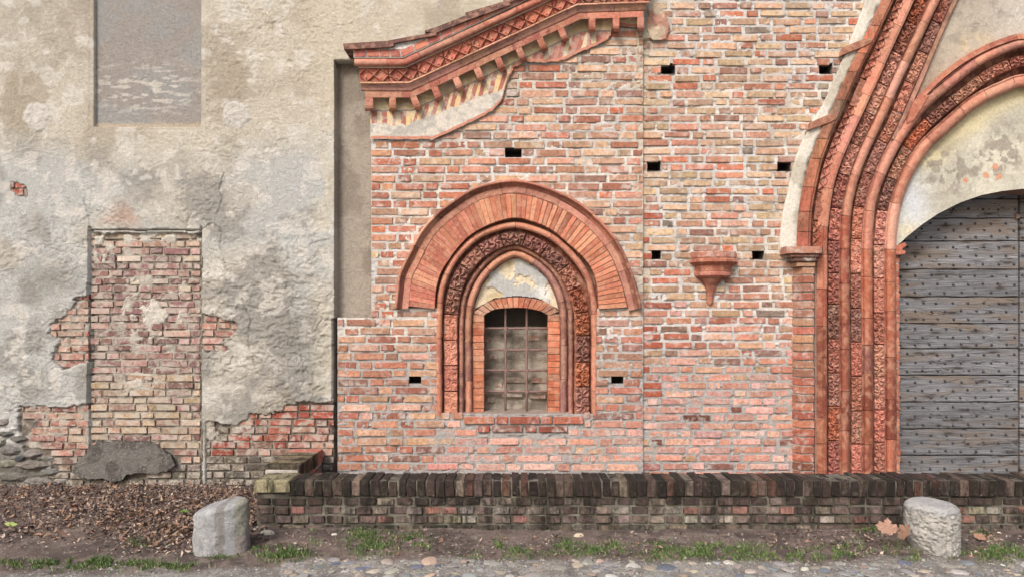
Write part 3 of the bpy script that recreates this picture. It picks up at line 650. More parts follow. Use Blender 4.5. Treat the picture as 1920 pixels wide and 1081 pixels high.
# plaster with painted stripes under the cornice
SL = math.atan2(147, 316)
def pl_mask(px, py): 
    wx = px + 6 * (fbm(px, py, .08, 3, 4) - .5); wy = py + 5 * (fbm(px, py, .08, 3, 14) - .5); return inpoly(wx, wy, PLA) & (px > 696)
def c_paint(px, py, X, Z, Y):
    below = py - corn_y(px); grey = cmix(A(col(214, 206, 194)), A(col(176, 172, 166)), sstep(.42, .62, fbm(X, Z, 14, 4, 3)) * .8)
    wob = 3 * (fbm(px, py, .1, 3, 8) - .5); onslope = (px > 773) & (px < 1100)
    along = np.where(onslope, px + (py - corn_y(px)) * .33, px) + wob; k = np.floor(along / 9.6 + .35 * np.floor(along / 57)) % 4
    yel = cmix(A(col(236, 208, 146)), A(col(228, 196, 130)), fbm(X, Z, 20, 3, 2)); red = A(col(186, 112, 98)) + 0 * yel; cream = A(col(226, 208, 172)) + 0 * yel
    st = np.where(((k == 1) | (k == 3))[..., None], red, np.where((k == 2)[..., None], cmix(yel, cream, np.full(k.shape, .6)), yel))
    st = np.where(((k == 0) & (px > 1000))[..., None], A(col(196, 142, 124)), st)
    top = cmix(A(col(246, 226, 176)), A(col(206, 182, 136)), sstep(.45, .65, fbm(X, Z, 9, 4, 5))); top = cmix(top, A(col(220, 214, 200)), sstep(.6, .7, fbm(X, Z, 12, 4, 25)) * .6)
    wear = 26 + 14 * (fbm(px, py * .3, .09, 3, 2) - .5) + np.where(onslope, (px - 773) * .055, 0) + 10 * sstep(900, 960, px)
    wear = np.where(px > 965, 90, wear)
    ss = sstep(.62, .5, fbm(X, Z, 22, 3, 9)) ; stp = cmix(grey, st, .5 + .5 * ss)
    c = np.where((below < 26)[..., None], top, np.where(((below - 27) < wear)[..., None] , stp, grey))
    c = np.where((np.abs(below - 27.5 - wob * .4) < 1.5)[..., None], A(col(158, 150, 146)), c)
    # bare undercoat line along the broken lower edge
    ed = pl_mask(px, py) & ~pl_mask(px + 0 * px, py + 5.5); c = np.where(ed[..., None], A(col(208, 138, 112)), c)
    return c
xs_ = np.arange(W(696, 0)[0], W(1204, 0)[0], .0050); zs_ = np.arange(W(0, 270)[2], W(0, 18)[2], .0050)
hf('painted_plaster', xs_, zs_, lambda px, py, X, Z: YG - .022 - .006 * fbm(X, Z, 5, 3, 2) - .003 * fbm(X, Z, 40, 3, 4), pl_mask, c_paint, M_paint, gwall)
# putlog holes (empty scaffold sockets)
def socket(parent, x, y, a, b, Y):
    j = lambda: rnd.uniform(-1, 1.5); p = [(x - a / 2 - j(), y - b / 2 - j()), (x + a / 2 + j(), y - b / 2 - j()), (x + a / 2 + j() * .5, y + b / 2 + 1), (x - a / 2 - j() * .5, y + b / 2 + 1)]
    V = [W(px_, py_, Y + .012) for px_, py_ in p]; V += [(v[0], Y + .28, v[2]) for v in V]
    mobj('putlog_hole', V, [(0, 1, 5, 4), (1, 2, 6, 5), (2, 3, 7, 6), (3, 0, 4, 7), (4, 5, 6, 7)], M_dark, parent)
# ================================================================ PORTAL BAY brick wall
pwall = thing('portal_wall', 'pale brick wall bay with six square scaffold holes beside the great portal', 'wall', (2, YR, 0))
BAND_POLY = BAND_L[::-1] + [(1461, 475), (1486, 476), (1486, 900)]
RIGHT = [(1205, 900), (1205, -150)] + BAND_L[::-1] + [(1462, 476), (1486, 476), (1486, 900)]
RB = [(x + (14 if y < 476 else 0), y) for x, y in RIGHT[2:]]; RIGHT2 = RIGHT[:2] + RB
def kr(px, py): return inpoly(px, py, [(x + (12 if y < 476 and x > 1300 else 3 if x > 1300 else 0), y) for x, y in RIGHT]) & ~in_holes(px, py)
rx = np.arange(W(1203, 0)[0], W(1700, 0)[0], .0085); rz_ = np.arange(-.05, 4.75, .0085)
hf('mortar', rx, rz_, mort_y(YR + .010, salm_r, seed=5), kr, cmort(1), M_mortar, pwall)
for x, y, a, b in HOLES: socket(gwall if x < 1205 else pwall, x, y, a, b, YG if x < 1205 else YR)
def fr_r(y):
    iv = scan(RIGHT2, y); return subtract(iv, [(x - a / 2, x + a / 2) for x, yy, a, b in HOLES if abs(y - yy) < 9])
rb = [t for t in fill_rows(1205, 1700, 608.3 - 15.1 * 42, 15.15, 11.9, 61, fr_r, 51, (19, 24), (3.8, 6.8), 23) if t[2] < 888 and t[3] > -12]
UPR = [(5, (214, 166, 140)), (5, (216, 180, 150)), (3, (208, 142, 118)), (3, (196, 154, 136)), (.6, (160, 142, 130)), (1.6, (216, 126, 94)), (1, (176, 126, 112)), (.5, (212, 178, 148))]
MIDR = [(4, (210, 140, 114)), (2.4, (214, 168, 134)), (2, (188, 110, 84)), (2, (172, 130, 116)), (3, (226, 168, 150)), (.5, (148, 130, 120))]
UPR = warm_(UPR, .94); MIDR = warm_(MIDR, .97)
big, small = split_big(rb); J = []
for lst, jn in ((big, None), (small, J)):
    for xa, xb, ya, yb in lst:
        mx, my = (xa + xb) / 2, (ya + yb) / 2; s = my > 700
        c = pick(q, UPR if my < 560 else MIDR if my < 700 else (SALM if q.random() > .08 else [(1, (128, 78, 66))]))
        if mx < 1225 and my > 380 and my < 760 and q.random() < .5: c = col(188, 96, 68)
        place_brick(pwall, xa, xb, ya, yb, YR + .008 + q.uniform(-.005, .005), c, M_brick if jn is None else M_brick_s, jn, rough=rough_at(mx, my, s))
flush(J, pwall, M_brick_s)
# lump of old render at the head of the joint
def lump(px, py): return inpoly(px + 8 * (fbm(px, py, .1, 3) - .5), py + 8 * (fbm(px, py, .1, 3, 4) - .5), [(1214, 18), (1240, 12), (1252, 40), (1250, 74), (1224, 76), (1212, 60)])
hf('render_lump', np.arange(W(1205, 0)[0], W(1260, 0)[0], .006), np.arange(W(0, 84)[2], W(0, 5)[2], .006), lambda px, py, X, Z: YR - .008 - .035 * fbm(X, Z, 12, 3, 4), lump, lambda px, py, X, Z, Y: cmix(A(col(216, 196, 166)), A(col(206, 150, 128)), sstep(.45, .6, fbm(X, Z, 10, 3, 5))), M_plaster, pwall)

# ================================================================ CORNICE
co = thing('gable_cornice', 'sloping terracotta cornice with diamond lattice frieze and small corbels, under dark roof tiles', 'cornice', W(950, 110, -.1))
cpth = Path(CORN, smooth=False)
def cs(off_a, off_b, name, prof, pal, mean, gap=.5, mat=M_terra, sm=False, start=-10, ext=0, qq=random.Random(5)):
    P_ = Path([(CORN[0][0] + start, CORN[0][1])] + CORN[1:-1] + [(CORN[-1][0] + ext, CORN[-1][1] - ext * .03)], smooth=False)
    for a, b in blocks(P_.L, mean, .12, q=qq): sweep(name, P_, a + gap, b - gap, prof, mat, co, pick(qq, pal), sm, jit=.12)
    return P_
TC = [(4, (206, 124, 98)), (3, (198, 116, 92)), (2, (210, 138, 114)), (1, (190, 128, 108))]
cs(0, 12, 'fascia_block', [(0, YG + .0), (0, -.150), (11, -.155), (11, -.10)], TC, 70, .4, start=0)
cs(0, 0, 'cavetto_block', [(11.5, -.10), (12, -.143), (16, -.146), (20, -.154), (23, -.168), (25, -.176), (25, -.1)], [(3, (206, 152, 134)), (2, (196, 146, 130)), (1, (212, 156, 136))], 66, .4, sm=True, start=-7, ext=6)
cs(0, 0, 'listel_block', [(25.3, -.1), (25.3, -.180), (27, -.188), (29.5, -.188), (29.5, -.1)], [(3, (224, 160, 128)), (2, (214, 140, 112))], 60, .3, start=-10, ext=12)
lp = Path([(CORN[0][0] - 11, CORN[0][1])] + CORN[1:-1] + [(CORN[-1][0] + 14, CORN[-1][1])], smooth=False)
fr_path = Path([tuple(p) for p in (lp.p + lp.n * 42.5)], smooth=False)
qq = random.Random(9)
for a, b in blocks(fr_path.L, 56, .02, q=qq): relief_strip('lattice_panel', fr_path, a + .3, b - .3, 13, -.163, .030, lattice(28.0), M_terra, co, pick(qq, [(3, (196, 108, 84)), (2, (186, 104, 84)), (1, (176, 112, 96))]), .85)
cs(0, 0, 'fillet_block', [(55.2, -.1), (55.2, -.180), (58, -.186), (58, -.1)], [(1, (206, 182, 164))], 90, .2, start=-12, ext=12)
cs(0, 0, 'torus_block', [(58, -.12), (58, -.17)] + [(66 - 7.6 * math.cos(math.pi * i / 7), -.185 - .045 * math.sin(math.pi * i / 7)) for i in range(8)] + [(74, -.12)], TC, 66, .4, sm=True, start=-20, ext=14)
cs(0, 0, 'mortar_bed', [(74.2, -.1), (74.2, -.216), (91, -.216), (92, -.1)], [(1, (226, 220, 212))], 2000, 0, mat=M_brick, start=-21, ext=14)
qb = random.Random(2)
cs(0, 0, 'brick', [(76.3, -.1), (76.3, -.218), (77, -.222), (88.8, -.222), (89.6, -.218), (89.6, -.1)], [(4, (212, 122, 98)), (3, (200, 112, 96)), (2, (220, 140, 116))], 26.3, 1.4, start=-21, ext=14, qq=qb)
# corbels under the fascia
u = 7.0; k = 0
cl = [8, 52, 91] + [91 + 43.5 * i for i in range(1, 8)] + [cpth.L - 97, cpth.L - 52, cpth.L - 6]
for u in cl:
    (P0,), (n0,) = cpth.at([u]); a = 0 if (u < 85 or u > cpth.L - 110) else -SL * .95
    tx, ty = math.cos(a), math.sin(a); nx, ny = -ty, tx       # along, down
    wpx = 6.2 if k else 7.5
    def cpv(s, d, Y): return W(P0[0] + tx * s + nx * d, P0[1] + ty * s + ny * d, Y)
    prof = [(-.5, YG), (-.5, -.148), (6, -.150), (15, -.148), (20, -.138), (24, -.115), (26, -.085), (26, YG)]
    V = [cpv(s, d, Y) for s in (-wpx, wpx) for d, Y in prof]; n = len(prof)
    Fc = [tuple(range(n)), tuple(range(2 * n - 1, n - 1, -1))] + [(i, i + n, i + n + 1, i + 1) for i in range(n - 1)]
    ob = mobj('corbel', V, Fc, M_terra, co, False, None, pick(qb, TC)); k += 1
# white bedding mortar and roof tiles
prism('bedding_mortar', [(664, 92), (740, 86), (740, 82), (818, 64), (818, 57), (887, 34), (890, 29), (957, 8), (960, 0), (1045, -32), (1045, -36.5), (767, 92.5)], -.222, 0, M_brick, co, col(232, 230, 226), .2)
tiles = [[(643, 82), (722, 77), (736, 79), (739, 86), (728, 89), (645, 93)], [(725, 77), (745, 73), (818, 60), (819, 66), (745, 80), (733, 83)], [(797, 57), (815, 52), (886, 24), (887, 34), (818, 62), (797, 60)], [(872, 24), (955, 0), (957, 9), (886, 35), (874, 31)], [(943, -2), (1030, -30), (1032, -20), (945, 8)], [(1015, -30), (1100, -60), (1102, -48), (1018, -18)]]
for t in tiles: prism('roof_tile', t, -.255, .0, M_terra, co, col(*rnd.choice([(112, 80, 76), (122, 86, 80), (106, 78, 76)])), .8)

# ================================================================ ARCHED WINDOW
wn = thing('arched_window', 'barred window in a pointed terracotta arch with carved foliage and a broad brick hood', 'window', W(968, 780, YG))
hood = Path(HOOD); rin = Path(RING_IN)
qw = random.Random(12)
# hood moulding (path runs left to right: its left-hand side is outward)
for a, b in blocks(hood.L, 60, .3, q=qw):
    sweep('hood_block', hood, a + .4, b - .4, [(0.5, YG + .02), (0.5, YG - .075), (-1.5, YG - .090), (-4, YG - .088), (-5.5, YG - .06), (-8, YG - .036), (-11, YG - .022), (-14, YG - .020), (-14, YG)], M_terra, wn, pick(qw, [(3, (196, 124, 98)), (2, (176, 112, 90)), (1, (208, 150, 120))]), True, step=6, jit=.5)
    sweep('hood_fillet', hood, a + .4, b - .4, [(-13.5, YG), (-13.5, YG - .034), (-25, YG - .036), (-25, YG)], M_terra, wn, pick(qw, [(3, (200, 134, 110)), (2, (186, 124, 106))]), False, step=6, jit=.3)
# voussoirs
inner_h = Path([tuple(p) for p in (hood.p + hood.n * -26)][2:-2]); nvs = 62
ringp = Path([tuple(p) for p in (rin.p)])
for i in range(nvs):
    u0, u1 = i / nvs, (i + 1) / nvs; (a, b), _ = inner_h.at([u0 * inner_h.L, u1 * inner_h.L]); (c, d), _ = ringp.at([u0 * ringp.L, u1 * ringp.L]); g_ = .025 if i < 36 else .06
    a, b = a + (b - a) * g_, b - (b - a) * g_; c, d = c + (d - c) * g_, d - (d - c) * g_
    prism('voussoir', [tuple(a), tuple(b), tuple(d), tuple(c)], YG - .034 + qw.uniform(-.003, .003), YG + .12, M_terra, wn, pick(qw, [(4, (218, 130, 94)), (3, (212, 122, 86)), (3, (222, 148, 110)), (1, (198, 118, 88))] if i > 22 else [(4, (210, 126, 98)), (3, (202, 118, 92)), (1, (214, 140, 108))]), .5, .15)
def ruled(name, A_, B_, Yf, mat, parent, c, nu=90, nv=4, thick=.05):
    pa, _ = A_.at(np.linspace(0, A_.L, nu)); pb, _ = B_.at(np.linspace(0, B_.L, nu)); t = np.linspace(0, 1, nv)[None, :, None]
    p = pa[:, None] * (1 - t) + pb[:, None] * t; Y = np.full(p.shape[:2], Yf) if not callable(Yf) else Yf(p[..., 0], p[..., 1]); Y = Y.copy(); Y[:, 0] += thick; Y[:, -1] += thick
    V = Wv(p[..., 0], p[..., 1], Y).reshape(-1, 3); cc = c if isinstance(c, np.ndarray) else None
    return mobj(name, V, grid_faces(nu, nv), mat, parent, True, np.tile(c[:3], (len(V), 1)) if cc is not None else None, None if cc is not None else c)
ruled('ring_mortar', inner_h, ringp, YG - .018, M_mortar, wn, A(col(190, 150, 124)), thick=.03)
ruled('hood_backing', hood, inner_h, YG + .004, M_mortar, wn, A(col(150, 116, 98)), thick=.0)
r1, cv, r2, r3 = Path(ROLL1), Path(CARVE), Path(ROLL2), Path(ROLL3)
# the deep reveal between the order and the wall
sweep('outer_reveal', r1, 0, r1.L, [(17, .05), (16, .062), (0, .062), (0, .14)], M_terra, wn, col(150, 112, 92), True, step=6, caps=False)
roll('shaft_block', r1, 6.3, YG + .035, .04, wn, 72, [(4, (212, 134, 106)), (2, (200, 120, 94)), (1, (188, 112, 88))], q=qw)
sweep('order_backing', cv, 0, cv.L, [(26, .12), (22, .09), (-14, .085), (-15, .12), (-27, .165)], M_terra, wn, col(150, 84, 62), True, step=6, caps=False)
nblk = 17; Lc = cv.L
for i, (a, b) in enumerate(blocks(Lc, 46, .08, q=qw)):
    mid_u = (a + b) / 2; (pm,), _ = cv.at([mid_u]); er = .62 if (pm[0] < 860 and pm[1] > 590) else (.45 if pm[0] < 960 and 480 < pm[1] < 520 else .1)
    c = pick(qw, [(3, (206, 130, 106)), (2, (214, 140, 116))] if er > .5 else ([(3, (178, 122, 106)), (2, (184, 122, 102)), (1, (190, 112, 74))]))
    relief_strip('carved_block', cv, a + .4, b - .4, 13.4, .062, .062 if er < .5 else .045, floral(23, i * 1.7, er), M_carved, wn, c, .8)
roll('inner_shaft_block', r2, 4.6, .115, .035, wn, 68, [(3, (172, 116, 98)), (2, (186, 120, 98)), (1, (150, 108, 98))], q=qw)
roll('inner_shaft_block', r3, 6.6, .135, .055, wn, 80, [(3, (178, 122, 106)), (2, (166, 116, 104)), (2, (196, 130, 104))], q=qw, n=9)
sweep('order_backing', r3, 0, r3.L, [(16, .12), (8, .14), (-9, .15), (-9, .2)], M_terra, wn, col(140, 98, 84), True, step=6, caps=False)
# plaster field inside the point
ARO = [(887, 586), (905, 572), (926, 562), (948, 558), (969, 557), (990, 558), (1008, 561), (1030, 569), (1048, 584)]
ARI = [(906, 592), (915, 585), (926, 580), (948, 577), (969, 576), (985, 577), (998, 579), (1015, 583), (1029, 591)]
tym = [(x, y) for x, y in ROLL3 if y < 600][::1]; tymi = [(884, 600)] + [(lerp(966, x, .96), y + 3) for x, y in ROLL3 if y < 580] + [(1053, 600), (1048, 578), (1008, 557), (969, 553), (926, 558), (890, 578)]
xs_ = np.arange(W(880, 0)[0], W(1060, 0)[0], .006); zs_ = np.arange(W(0, 592)[2], W(0, 470)[2], .006)
def ctym(px, py, X, Z, Y):
    c = cmix(A(col(222, 206, 174)), A(col(206, 186, 146)), sstep(.4, .65, fbm(X, Z, 6, 4, 3))); c = cmix(c, A(col(178, 182, 184)), sstep(.5, .58, fbm(X, Z, 7, 4, 13)) * .9)
    c = cmix(c, A(col(236, 234, 230)), np.exp(-((px - 1022) ** 2 + (py - 548) ** 2) / 220) * .9); return c
hf('tympanum_plaster', xs_, zs_, lambda px, py, X, Z: .165 - .012 * sstep(.5, .54, fbm(X, Z, 7, 4, 13)) * 1 - .008 * fbm(X, Z, 15, 3, 4), lambda px, py: inpoly(px, py, tymi), ctym, M_paint, wn)
ao, ai = Path(ARO), Path(ARI)
na = 15
for i in range(na):
    (a, b), _ = ao.at([i / na * ao.L, (i + 1) / na * ao.L]); (c, d), _ = ai.at([i / na * ai.L, (i + 1) / na * ai.L])
    a, b = a + (b - a) * .04, b - (b - a) * .04; c, d = c + (d - c) * .04, d - (d - c) * .04
    prism('arch_brick', [tuple(a), tuple(b), tuple(d), tuple(c)], .135 + qw.uniform(-.003, .003), .30, M_terra, wn, pick(qw, [(4, (214, 132, 94)), (2, (206, 118, 84)), (1, (196, 140, 112))] if i > 2 else [(1, (196, 148, 122))]), .5, .2)
for sx, (xa, xb) in enumerate(((886.5, 907.5), (1027.5, 1049.5))):
    y = 590.0; k = 0
    while y < 774:
        h = qw.uniform(11.0, 13.2); h = min(h, 776 - y); prism('jamb_brick', [(xa, y + .4), (xb + qw.uniform(-.8, .6) * (1 - sx), y + .4), (xb, y + h - .5), (xa - 0, y + h - .5)], .135 + qw.uniform(-.003, .003), .34, M_terra, wn, pick(qw, [(4, (214, 120, 82)), (3, (206, 128, 92)), (2, (200, 106, 70)), (1, (206, 146, 112))]), .5, .2); y += h
    x = .5 * (xa + xb); prism('jamb_mortar', [(xa + 1, 588), (xb - 1, 588), (xb - 1, 777), (xa + 1, 777)], .146, .33, M_brick, wn, col(176, 150, 130), .1)
# back of the opening: rough infill with a dark void above
xs_ = np.arange(W(885, 0)[0] * 1.05, W(1052, 0)[0] * 1.06, .008); zs_ = np.arange(W(0, 790)[2] - .05, W(0, 612)[2], .008)
def yinf(px, py, X, Z):
    cyc = ((py - 612) / 39) % 1; return .36 - .03 * np.sin(cyc * 2 * np.pi) * sstep(.3, .6, fbm(X, Z, 4, 3, 3)) - .03 * fbm(X, Z, 9, 4, 5)
hf('infill_mortar', xs_, zs_, yinf, None, lambda px, py, X, Z, Y: cmix(A(col(178, 168, 152)), A(col(136, 126, 114)), sstep(.4, .6, fbm(X, Z, 6, 4, 8))), M_mortar, wn)
for (x, y, a, c) in [(916, 637, 12, (176, 120, 100)), (925, 668, 15, (160, 108, 84)), (920, 749, 14, (150, 100, 80)), (967, 712, 44, (140, 106, 94)), (1010, 712, 30, (168, 98, 76)), (1000, 633, 22, (186, 116, 92)), (960, 739, 40, (150, 104, 90)), (1008, 742, 30, (166, 92, 70)), (935, 722, 14, (184, 130, 110)), (930, 595, 8, (120, 90, 80))][:9]:
    place_brick(wn, x - a / 2, x + a / 2, y - 5, y + 5, .334, tuple(.45 * a_ + .55 * b_ for a_, b_ in zip(col(*c), col(168, 154, 138))), M_brick_l, name='infill_brick', rough=.9)
V = [W(880, 560, .34), W(1056, 560, .34), W(1056, 625, .34), W(880, 625, .34)]; V += [(v[0], .52, v[2]) for v in V]
mobj('void', V, [(0, 1, 5, 4), (1, 2, 6, 5), (2, 3, 7, 6), (3, 0, 4, 7), (4, 5, 6, 7)], M_dark, wn)
def bar(name, x0, y0, x1, y1, Y, r, parent, mat, tw=0):
    a = Vector(W(x0, y0, Y)); b = Vector(W(x1, y1, Y)); d = (b - a).normalized(); s = Vector((0, 1, 0)).cross(d).normalized(); t = Vector((0, 1, 0)); V = []; n = 8; m = 5
    for i in range(m):
        p = a.lerp(b, i / (m - 1)) + s * rnd.gauss(0, .0012 if 0 < i < m - 1 else 0)
        for k in range(n): th = 2 * math.pi * k / n; V.append(p + s * math.cos(th) * r + t * math.sin(th) * r)
    Fc = [(i * n + k, i * n + (k + 1) % n, (i + 1) * n + (k + 1) % n, (i + 1) * n + k) for i in range(m - 1) for k in range(n)] + [tuple(range(n)), tuple(range((m - 1) * n, m * n))]
    mobj(name, V, Fc, mat, parent, True)
for x in (948, 987.5): bar('upright_bar', x, 572, x, 779, .215, .0105, wn, M_iron)
for y in (615, 655, 694, 733): bar('cross_bar', 902, y, 1033, y + rnd.uniform(-.5, .5), .232, .0105, wn, M_iron)
for x in (948, 987.5):
    for y in (615, 655, 694, 733): prism('bar_eye', [(x - 3.4, y - 3.2), (x + 3.4, y - 3.2), (x + 3.4, y + 3.2), (x - 3.4, y + 3.2)], .205, .24, M_iron, wn, (1, 1, 1, 1), .5)
# sill: earth-covered ledge and a course of larger bricks
xs_ = np.arange(W(880, 0)[0], W(1055, 0)[0], .012); V = []
ysn = np.linspace(YG + .005, .40, 22)
Xs, Ys = np.meshgrid(np.linspace(W(868, 0)[0], W(1070, 0)[0], 90), ysn, indexing='ij'); Zs = W(0, 779, YG)[2] + .006 + .02 * fbm(Xs, Ys, 8, 4, 3) * sstep(0, .1, Ys)
mobj('sill_ledge', np.stack([Xs, Ys, Zs], -1).reshape(-1, 3), grid_faces(90, 22), M_mortar, wn, True, np.tile(A(col(178, 160, 146)), (90 * 22, 1)))
for a, b, c in ((870, 927, (204, 124, 92)), (930, 952, (196, 108, 80)), (955, 1012, (176, 96, 74)), (1014, 1036, (196, 106, 78)), (1038, 1094, (200, 112, 84))): place_brick(wn, a, b, 780.5, 794.5, YG - .018, col(*c), M_brick, name='sill_brick', rough=.4)
for a, b, c in ((896, 918, (186, 88, 64)), (922, 980, (150, 92, 76)), (984, 1006, (170, 96, 78)), (1009, 1064, (158, 84, 66))): place_brick(wn, a, b, 797.5, 810, YG - .012, col(*c), M_brick, name='sill_brick', rough=.9)

# ================================================================ PORTAL
po = thing('portal', 'great recessed terracotta portal with carved foliage bands rising into a pointed arch round the door', 'portal', W(1600, 885, .2))
qp = random.Random(31)
bandL, blkL, blkR = Path(BAND_L), Path(BLK_L), Path(BLK_R)
# pale render round the arch
nu, nv = 240, 14
pa, _ = bandL.at(np.linspace(0, bandL.L, nu)); pb, _ = blkL.at(np.linspace(0, blkL.L, nu)); t = np.linspace(0, 1, nv)[None, :, None]; p = pa[:, None] * (1 - t) + (pb[:, None] + [6, 0]) * t
p[:, 0, 0] += 3.5 * (fbm(p[:, 0, 1], p[:, 0, 1] * 0, .06, 3) - .5); px_, py_ = p[..., 0], p[..., 1]; Yb_ = YR - .016 - .008 * fbm(px_, py_, .03, 4) - .004 * fbm(px_, py_, .25, 2); Yb_[:, 0] += .04
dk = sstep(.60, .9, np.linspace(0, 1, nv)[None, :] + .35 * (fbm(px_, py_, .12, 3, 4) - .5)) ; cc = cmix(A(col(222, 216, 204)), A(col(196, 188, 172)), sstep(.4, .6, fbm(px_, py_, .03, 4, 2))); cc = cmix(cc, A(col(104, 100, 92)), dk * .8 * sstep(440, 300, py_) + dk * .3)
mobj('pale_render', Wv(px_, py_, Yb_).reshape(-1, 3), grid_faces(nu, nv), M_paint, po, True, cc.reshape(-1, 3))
# outer ring of terracotta blocks
bl_pal = [(3, (196, 124, 92)), (3, (188, 112, 82)), (1, (166, 108, 84)), (1, (152, 118, 92)), (1, (208, 116, 84))]
Lm = blkL.L
backing0 = []
for a, b in blocks(Lm, 50, .3, start=0, q=qp):
    u0, u1 = (a + .6) / Lm, (b - .6) / Lm; n = 6; us = np.linspace(u0, u1, n); pl_, _ = blkL.at(us * blkL.L); pr, _ = blkR.at(us * blkR.L)
    c = pick(qp, bl_pal); V = []; lv = [(0, .02), (.03, -.032), (.10, -.04), (.80, -.042), (.88, -.022), (.98, -.016), (1.0, .06)]
    for w_, y in lv:
        pp = pl_ * (1 - w_) + pr * w_; V.append(Wv(pp[:, 0], pp[:, 1], np.full(n, y + YR)))
    k = len(lv); V = np.stack(V, 1).reshape(-1, 3); Fq = [(i * k + j, (i + 1) * k + j, (i + 1) * k + j + 1, i * k + j + 1) for i in range(n - 1) for j in range(k - 1)] + [tuple(range(k)), tuple(range((n - 1) * k, n * k))]
    mobj('ring_block', V, Fq, M_ring, po, False, None, c)
for pts in ([(1517, 243), (1521, 229), (1550, 216), (1566, 213), (1566, 224), (1556, 230), (1533, 238)], [(1577, 104), (1583, 88), (1614, 75), (1640, 70), (1634, 80), (1610, 92)]): prism('bonding_brick', pts, -.055, .03, M_terra, po, col(170, 112, 88), .8)
# narrow lattice band between the ring and the first moulding
lb = [(1531, 468), (1532, 440), (1535, 394), (1545, 339), (1557, 297), (1577, 247), (1597, 205), (1622, 147), (1661, 64), (1688, 4), (1728, -80), (1773, -162)]
lpth = Path(lb)
for i, (a, b) in enumerate(blocks(lpth.L, 58, .1, q=qp)): relief_strip('lattice_block', lpth, a + .3, b - .3, 8.5, .05, .035, lattice(20.0) if i % 4 != 1 else floral(19, i, .8), M_carved, po, pick(qp, [(3, (184, 112, 88)), (2, (170, 100, 80)), (1, (196, 124, 100))]), .9)
TLOW = [(4, (176, 96, 70)), (3, (160, 84, 62)), (2, (190, 108, 78)), (2, (140, 84, 72))]
TUP = [(4, (220, 148, 122)), (3, (212, 136, 110)), (2, (226, 162, 138)), (1, (196, 126, 106))]
def tj(path, s):
    (p_,), _ = path.at([s]); return pick(qp, TLOW if p_[1] > 640 + qp.uniform(-60, 60) else TJ if p_[1] > 430 else TUP)
TJ = [(4, (200, 112, 82)), (3, (190, 100, 72)), (2, (210, 132, 104)), (2, (182, 96, 70)), (1, (170, 92, 72))]
pA, pB, pC, pD, c1, c2, c3 = Path(P_A), Path(P_B), Path(P_C), Path(P_D), Path(C1), Path(C2), Path(C3)
def order(name, path, r, Yc, ry, side, mean):
    """a rounded shaft with a narrow flat fillet on its outer side"""
    for s0, s1 in blocks(path.L, mean, .3, q=qp):
        prof = [(r + 4, Yc + .07), (r + 4, Yc - .012), (r + 1, Yc - .016), (r, Yc)] + [(r * math.cos(math.pi * i / 8), Yc - ry * math.sin(math.pi * i / 8)) for i in range(1, 8)] + [(-r, Yc), (-r, Yc + .08)]
        sweep(name, path, s0 + .45, s1 - .45, prof, M_terra, po, tj(path, (s0 + s1) / 2), True, jit=.2)
for s0, s1 in blocks(pA.L, 62, .3, q=qp): sweep('edge_shaft_block', pA, s0 + .45, s1 - .45, [(11, .13), (11, .035), (-1, .03), (-1.5, .012), (-4, .0), (-8, .012), (-9, .03), (-9, .13)], M_terra, po, tj(pA, (s0 + s1) / 2), False, jit=.2)
order('shaft_block', pB, 8.6, .15, .05, 1, 66)
order('shaft_block', pC, 8.8, .26, .05, 1, 64)
order('shaft_block', pD, 10.0, .37, .06, 1, 68)
for nm, pth, Y0, hw, er, per in (('a', c1, .115, 11.2, .1, 21), ('b', c2, .225, 10.6, .35, 20), ('c', c3, .335, 10.4, .1, 21)):
    for i, (a, b) in enumerate(blocks(pth.L, 62, .06, q=qp)):
        relief_strip('carved_block', pth, a + .25, b - .25, hw, Y0, .055, floral(per, i * 1.3 + per, er if qp.random() > .15 else .5, 5 if nm != 'b' else 6), M_carved, po, pick(qp, [(3, (206, 128, 104)), (2, (192, 120, 100)), (3, (216, 150, 128)), (1, (176, 118, 102)), (1, (208, 114, 78))]), .95)
# solid backing of the splay, so nothing shows between the mouldings
def backing(A_, B_, Ya, Yb, c, nu=120):
    a_, b_ = Path(A_), Path(B_); pa, _ = a_.at(np.linspace(0, a_.L, nu)); pb, _ = b_.at(np.linspace(0, b_.L, nu))
    V = np.stack([Wv(pa[:, 0], pa[:, 1], np.full(nu, Ya)), Wv(pb[:, 0], pb[:, 1], np.full(nu, Yb))], 1).reshape(-1, 3); mobj('splay_backing', V, grid_faces(nu, 2), M_terra, po, True, None, c)
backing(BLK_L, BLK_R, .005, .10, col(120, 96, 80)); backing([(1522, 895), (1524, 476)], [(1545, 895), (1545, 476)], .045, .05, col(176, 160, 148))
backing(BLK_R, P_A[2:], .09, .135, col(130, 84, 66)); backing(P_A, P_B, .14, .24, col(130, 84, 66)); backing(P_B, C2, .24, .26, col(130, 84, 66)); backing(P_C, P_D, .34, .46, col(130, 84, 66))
backing([(1594, 890)] + [(1594, 500), (1596, 440), (1614, 335), (1650, 270), (1680, 235)], [(1640, 890), (1640, 500), (1640, 440), (1660, 335), (1700, 262), (1735, 215)], .26, .36, col(130, 84, 66))
